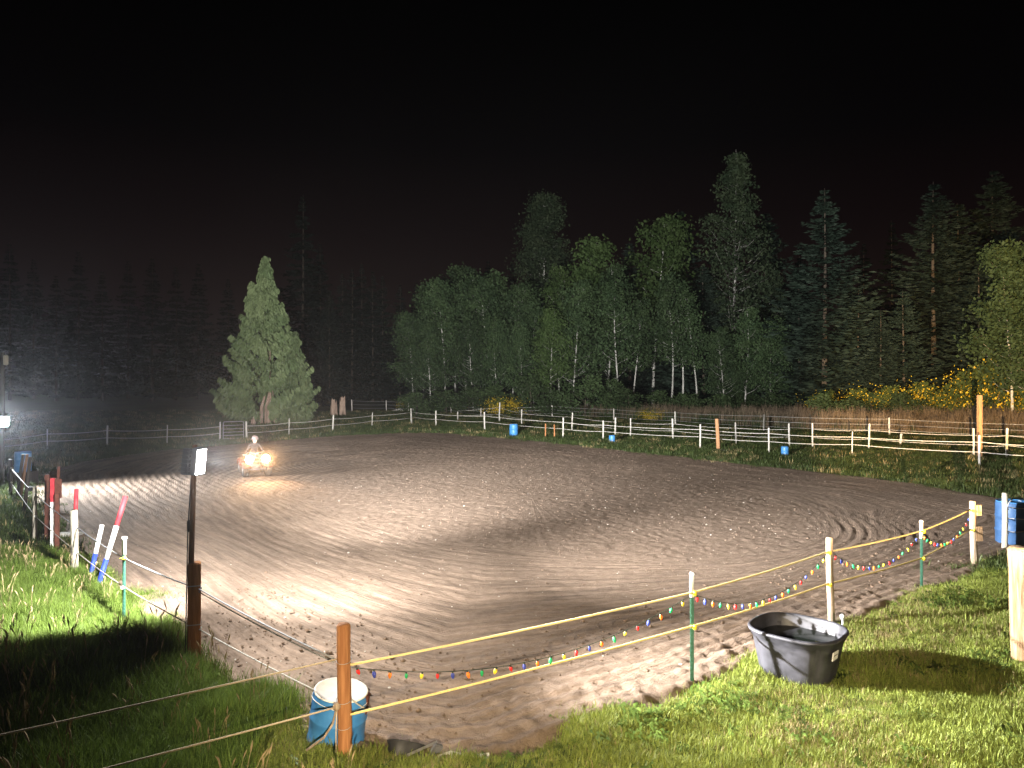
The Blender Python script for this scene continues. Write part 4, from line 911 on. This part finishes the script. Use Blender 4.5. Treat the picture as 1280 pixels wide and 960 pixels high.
tall_c = tuft_coll('tall_tuft', [(quads_mesh('tallt', blade_set(26, .18, .42, .07, .009, .45, 220+i)), 'tall') for i in range(3)] + [(seed_heads(7, .3, .6, .09, 230).mesh('seedt'), 'seed'), (quads_mesh('weedb', weed_leaf(22, 231)*1.2), 'weed')])
field_c = tuft_coll('field_tuft', [(quads_mesh('fieldt', blade_set(30, .10, .26, .14, .022, .5, 240+i)), 'field') for i in range(2)] + [(quads_mesh('fieldd', blade_set(26, .12, .30, .14, .02, .5, 243)), 'dry')])
reed_c = tuft_coll('reed_tuft', [(quads_mesh('reedt', blade_set(22, .8, 1.75, .26, .030, .18, 250+i)), 'reed') for i in range(3)] + [(quads_mesh('reedg', blade_set(22, .5, 1.2, .26, .03, .25, 254)), 'shrub_leaf')])
def scatter_obj(name, label, coll, X, Y, idx, scl, cat):
    Z = gz(X, Y)-.01; me = bpy.data.meshes.new(name); n = len(X)
    me.vertices.add(n); me.vertices.foreach_set('co', np.stack([X, Y, Z], -1).astype(np.float32).reshape(-1))
    a = me.attributes.new('rot', 'FLOAT_VECTOR', 'POINT'); a.data.foreach_set('vector', np.stack([rng.normal(size=n)*.12, rng.normal(size=n)*.12, rng.uniform(0, 6.28, n)], -1).astype(np.float32).reshape(-1))
    a = me.attributes.new('scl', 'FLOAT', 'POINT'); a.data.foreach_set('value', scl.astype(np.float32))
    a = me.attributes.new('idx', 'INT', 'POINT'); a.data.foreach_set('value', idx.astype(np.int32))
    o = link(name, me); tag(o, label, None, None, 'stuff')
    g = bpy.data.node_groups.new(name, 'GeometryNodeTree'); g.interface.new_socket('Geometry', in_out='INPUT', socket_type='NodeSocketGeometry'); g.interface.new_socket('Geometry', in_out='OUTPUT', socket_type='NodeSocketGeometry')
    N = g.nodes; gi = N.new('NodeGroupInput'); go = N.new('NodeGroupOutput'); ip = N.new('GeometryNodeInstanceOnPoints'); ci = N.new('GeometryNodeCollectionInfo')
    ci.inputs['Collection'].default_value = coll; ci.inputs['Separate Children'].default_value = True; ci.inputs['Reset Children'].default_value = True
    ip.inputs['Pick Instance'].default_value = True
    def na(nm, t):
        q = N.new('GeometryNodeInputNamedAttribute'); q.data_type = t; q.inputs['Name'].default_value = nm; return q.outputs['Attribute']
    L = g.links; L.new(gi.outputs[0], ip.inputs['Points']); L.new(ci.outputs[0], ip.inputs['Instance']); L.new(na('rot', 'FLOAT_VECTOR'), ip.inputs['Rotation']); L.new(na('scl', 'FLOAT'), ip.inputs['Scale']); L.new(na('idx', 'INT'), ip.inputs['Instance Index']); L.new(ip.outputs[0], go.inputs[0])
    md = o.modifiers.new('scatter', 'NODES'); md.node_group = g; return o
def pts(n, x0, x1, y0, y1, cond):
    X = rng.uniform(x0, x1, n); Y = rng.uniform(y0, y1, n); k = cond(X, Y); return X[k], Y[k]
infr = lambda X, Y, m=1.12: np.abs(X) < Y*.681*m+1.2
leftside = lambda X, Y: (X < -.5) & (X < -1.35-(Y-7.6)*.2)
# lawn on the right, near
X, Y = pts(60000, -1.6, 13.5, 6.2, 19, lambda X, Y: infr(X, Y) & (edge(X, Y) > rng.uniform(-.45, .15, len(X))) & (X > -1.45))
X2, Y2 = pts(5200, -3.4, -1.2, 6.2, 8.7, lambda X, Y: (edge(X, Y) > rng.uniform(-.5, .25, len(X))) & (np.hypot(X+1.85, (Y-7.7)*.8) < 1.1) & (np.hypot(X+1.87, Y-8.1) > .33)); X = np.concatenate([X, X2]); Y = np.concatenate([Y, Y2])
idx = rng.integers(0, 3, len(X)); pat = .6*vnoise(X, Y, 1.1, 31)+.4*vnoise(X, Y, .45, 32)
dryp = np.clip((vnoise(X, Y, 1.7, 34)-.42)*1.3, .04, .65)*(.4+.6*vnoise(X, Y, .4, 36)); idx = np.where(rng.random(len(X)) < dryp, 3, idx); weedp = np.clip((vnoise(X, Y, .8, 35)-.70)*1.2, .006, .2); idx = np.where(rng.random(len(X)) < weedp, 4, idx)
scatter_obj('lawn_grass', 'short green lawn grass sloping to the arena at right', lawn_c, X, Y, idx, (.30+1.05*pat)*rng.uniform(.75, 1.3, len(X)), 'grass')
# tall meadow grass on the left, near
X, Y = pts(42000, -11.5, -.6, 5.6, 16.5, lambda X, Y: infr(X, Y) & (edge(X, Y) > rng.uniform(-.2, .2, len(X))) & (X < -1.25) & (np.hypot(X+1.85, (Y-7.7)*.8) > .75+.3*rng.random(len(X))))
idx = rng.choice([0, 1, 2, 3, 4], len(X), p=[.35, .32, .29, .010, .030]); hgt = np.where(Y > 10.6, .62, 1.0)*(.65+.6*vnoise(X, Y, 1.3, 33))
near_tall = (Y > 10.3) & (Y < 11.6) & (X > -5.6); hgt = np.where(near_tall, hgt*1.25, hgt)
scatter_obj('meadow_grass', 'tall seeding meadow grass on the left foreground bank', tall_c, X, Y, idx, hgt*rng.uniform(.8, 1.2, len(X)), 'grass')
# field grass round the arena
X, Y = pts(150000, -50, 45, 15, 80, lambda X, Y: infr(X, Y) & (edge(X, Y) > rng.uniform(-.6, .25, len(X))) & (rng.random(len(X)) < np.clip(28/Y, .12, 1)))
idx = rng.choice([0, 1, 2], len(X), p=[.48, .45, .07])
scatter_obj('field_grass', 'rough pasture grass around and beyond the arena', field_c, X, Y, idx, rng.uniform(.55, 1.1, len(X))*(.9+.006*Y), 'grass')
# reeds behind the wire fence
def reedzone(X, Y):
    px = 640+X/Y*FPX; yb = np.interp(px, [420, 510, 640, 844, 955, 1112, 1400], [92, 90, 76, 61, 54, 49.5, 46]); return (Y > yb) & (Y < yb+np.interp(px, [500, 900, 1150], [6, 9, 12])) & (px > 500)
X, Y = pts(60000, -20, 50, 44, 96, lambda X, Y: reedzone(X, Y) & infr(X, Y))
px_ = 640+X/Y*FPX; idx = np.where(rng.random(len(X)) < np.interp(px_, [500, 950, 1050], [.9, .6, .12]), 3, rng.integers(0, 3, len(X)))
scatter_obj('reeds', 'band of dry brown reeds and weeds behind the wire fence', reed_c, X, Y, idx, rng.uniform(.5, 1.1, len(X))*np.interp(px_, [500, 1000], [.75, 1.0])*(.7+.5*vnoise(X, Y, 2.5, 41)), 'reeds')

# ------------------------------------------------------------------ loose clods and pebbles on the arena
def stones(name, n, cond, s0, s1, m, label, flat=.6, bounds=(-18, 20, 8, 48)):
    X = rng.uniform(bounds[0], bounds[1], n); Y = rng.uniform(bounds[2], bounds[3], n); k = cond(X, Y); X, Y = X[k], Y[k]; mb = MB()
    ic = bmesh.new(); bmesh.ops.create_icosphere(ic, subdivisions=1, radius=1); ic.verts.ensure_lookup_table(); iv = np.array([v.co[:] for v in ic.verts]); jf = [[v.index for v in f.verts] for f in ic.faces]; ic.free()
    for x, y in zip(X, Y):
        s = rng.uniform(s0, s1)*rng.choice([.6, .8, 1, 1.5], p=[.4, .3, .2, .1]); v = iv*(1+rng.uniform(-.25, .25, (len(iv), 1)))*s*np.array([1.2, 1, flat]); a = rng.uniform(0, 6.28)
        c, q = math.cos(a), math.sin(a); v = np.stack([v[:, 0]*c-v[:, 1]*q, v[:, 0]*q+v[:, 1]*c, v[:, 2]], -1)+np.array([x, y, s*flat*.4+.005]); mb.add(v, jf)
    return tag(mb.build(name, m, None, False), label, None, None, 'stuff')
inA = lambda X, Y: sdf(X, Y) < -.1
stones('pebbles', 1100, lambda X, Y: inA(X, Y) & (Y < 30), .007, .016, mat('pale_pebble', (.48, .45, .40), (.30, .28, .25), scale=.7, rough=.8), 'pale pebbles strewn over the arena dirt', bounds=(-14, 14, 8, 30))
M['clod'] = soil('dirt_clod', (.11, .078, .055), (.15, .105, .076), (.20, .15, .115), .6, 25)
stones('dirt_clods', 9000, lambda X, Y: inA(X, Y) & (sdf(X, Y) > -1.6-1.2*rng.random(len(X))) & (Y < 18), .008, .024, M['clod'], 'loose dirt clods along the near arena edge', .75, (-5, 12, 7.6, 18))
stones('dirt_lumps', 7000, lambda X, Y: inA(X, Y) & (rng.random(len(X)) < .8), .008, .018, M['clod'], 'small dirt lumps over the trodden arena', .75, (-14, 15, 13, 40))

# ------------------------------------------------------------------ added scattering volume that gives the quad bike's headlights a halo
dm = bpy.data.materials.new('headlight_halo'); dm.use_nodes = True; t = dm.node_tree; t.nodes.remove(t.nodes['Principled BSDF'])
v = t.nodes.new('ShaderNodeVolumePrincipled'); v.inputs['Color'].default_value = (.9, .8, .7, 1); v.inputs['Density'].default_value = .006; v.inputs['Anisotropy'].default_value = .82
t.links.new(v.outputs[0], t.nodes['Material Output'].inputs['Volume'])
b_ = bmesh.new(); bmesh.ops.create_icosphere(b_, subdivisions=3, radius=1)
for q in b_.verts: q.co = Vector((q.co.x*4.5, q.co.y*3.2, q.co.z*1.7))*(1+.12*math.sin(q.co.x*4+q.co.y*3))
dme = bpy.data.meshes.new('headlight_halo'); b_.to_mesh(dme); b_.free()
tag(link('headlight_halo', dme, dm, None, ac+Vector((0, 0, .9))), 'thin added haze giving the quad bike headlights a halo', None, None, 'stuff')

# ------------------------------------------------------------------ night air
if HAZE > 0:
    m = bpy.data.materials.new('night_air'); m.use_nodes = True; t = m.node_tree; t.nodes.remove(t.nodes['Principled BSDF'])
    v = t.nodes.new('ShaderNodeVolumePrincipled'); v.inputs['Color'].default_value = (.9, .93, 1, 1); v.inputs['Density'].default_value = HAZE; v.inputs['Anisotropy'].default_value = .85
    t.links.new(v.outputs[0], t.nodes['Material Output'].inputs['Volume'])
    tag(MB().box((0, 700, 19), (3040, 2240, 44)).build('haze', m), 'thin night haze over the whole field', None, None, 'stuff')
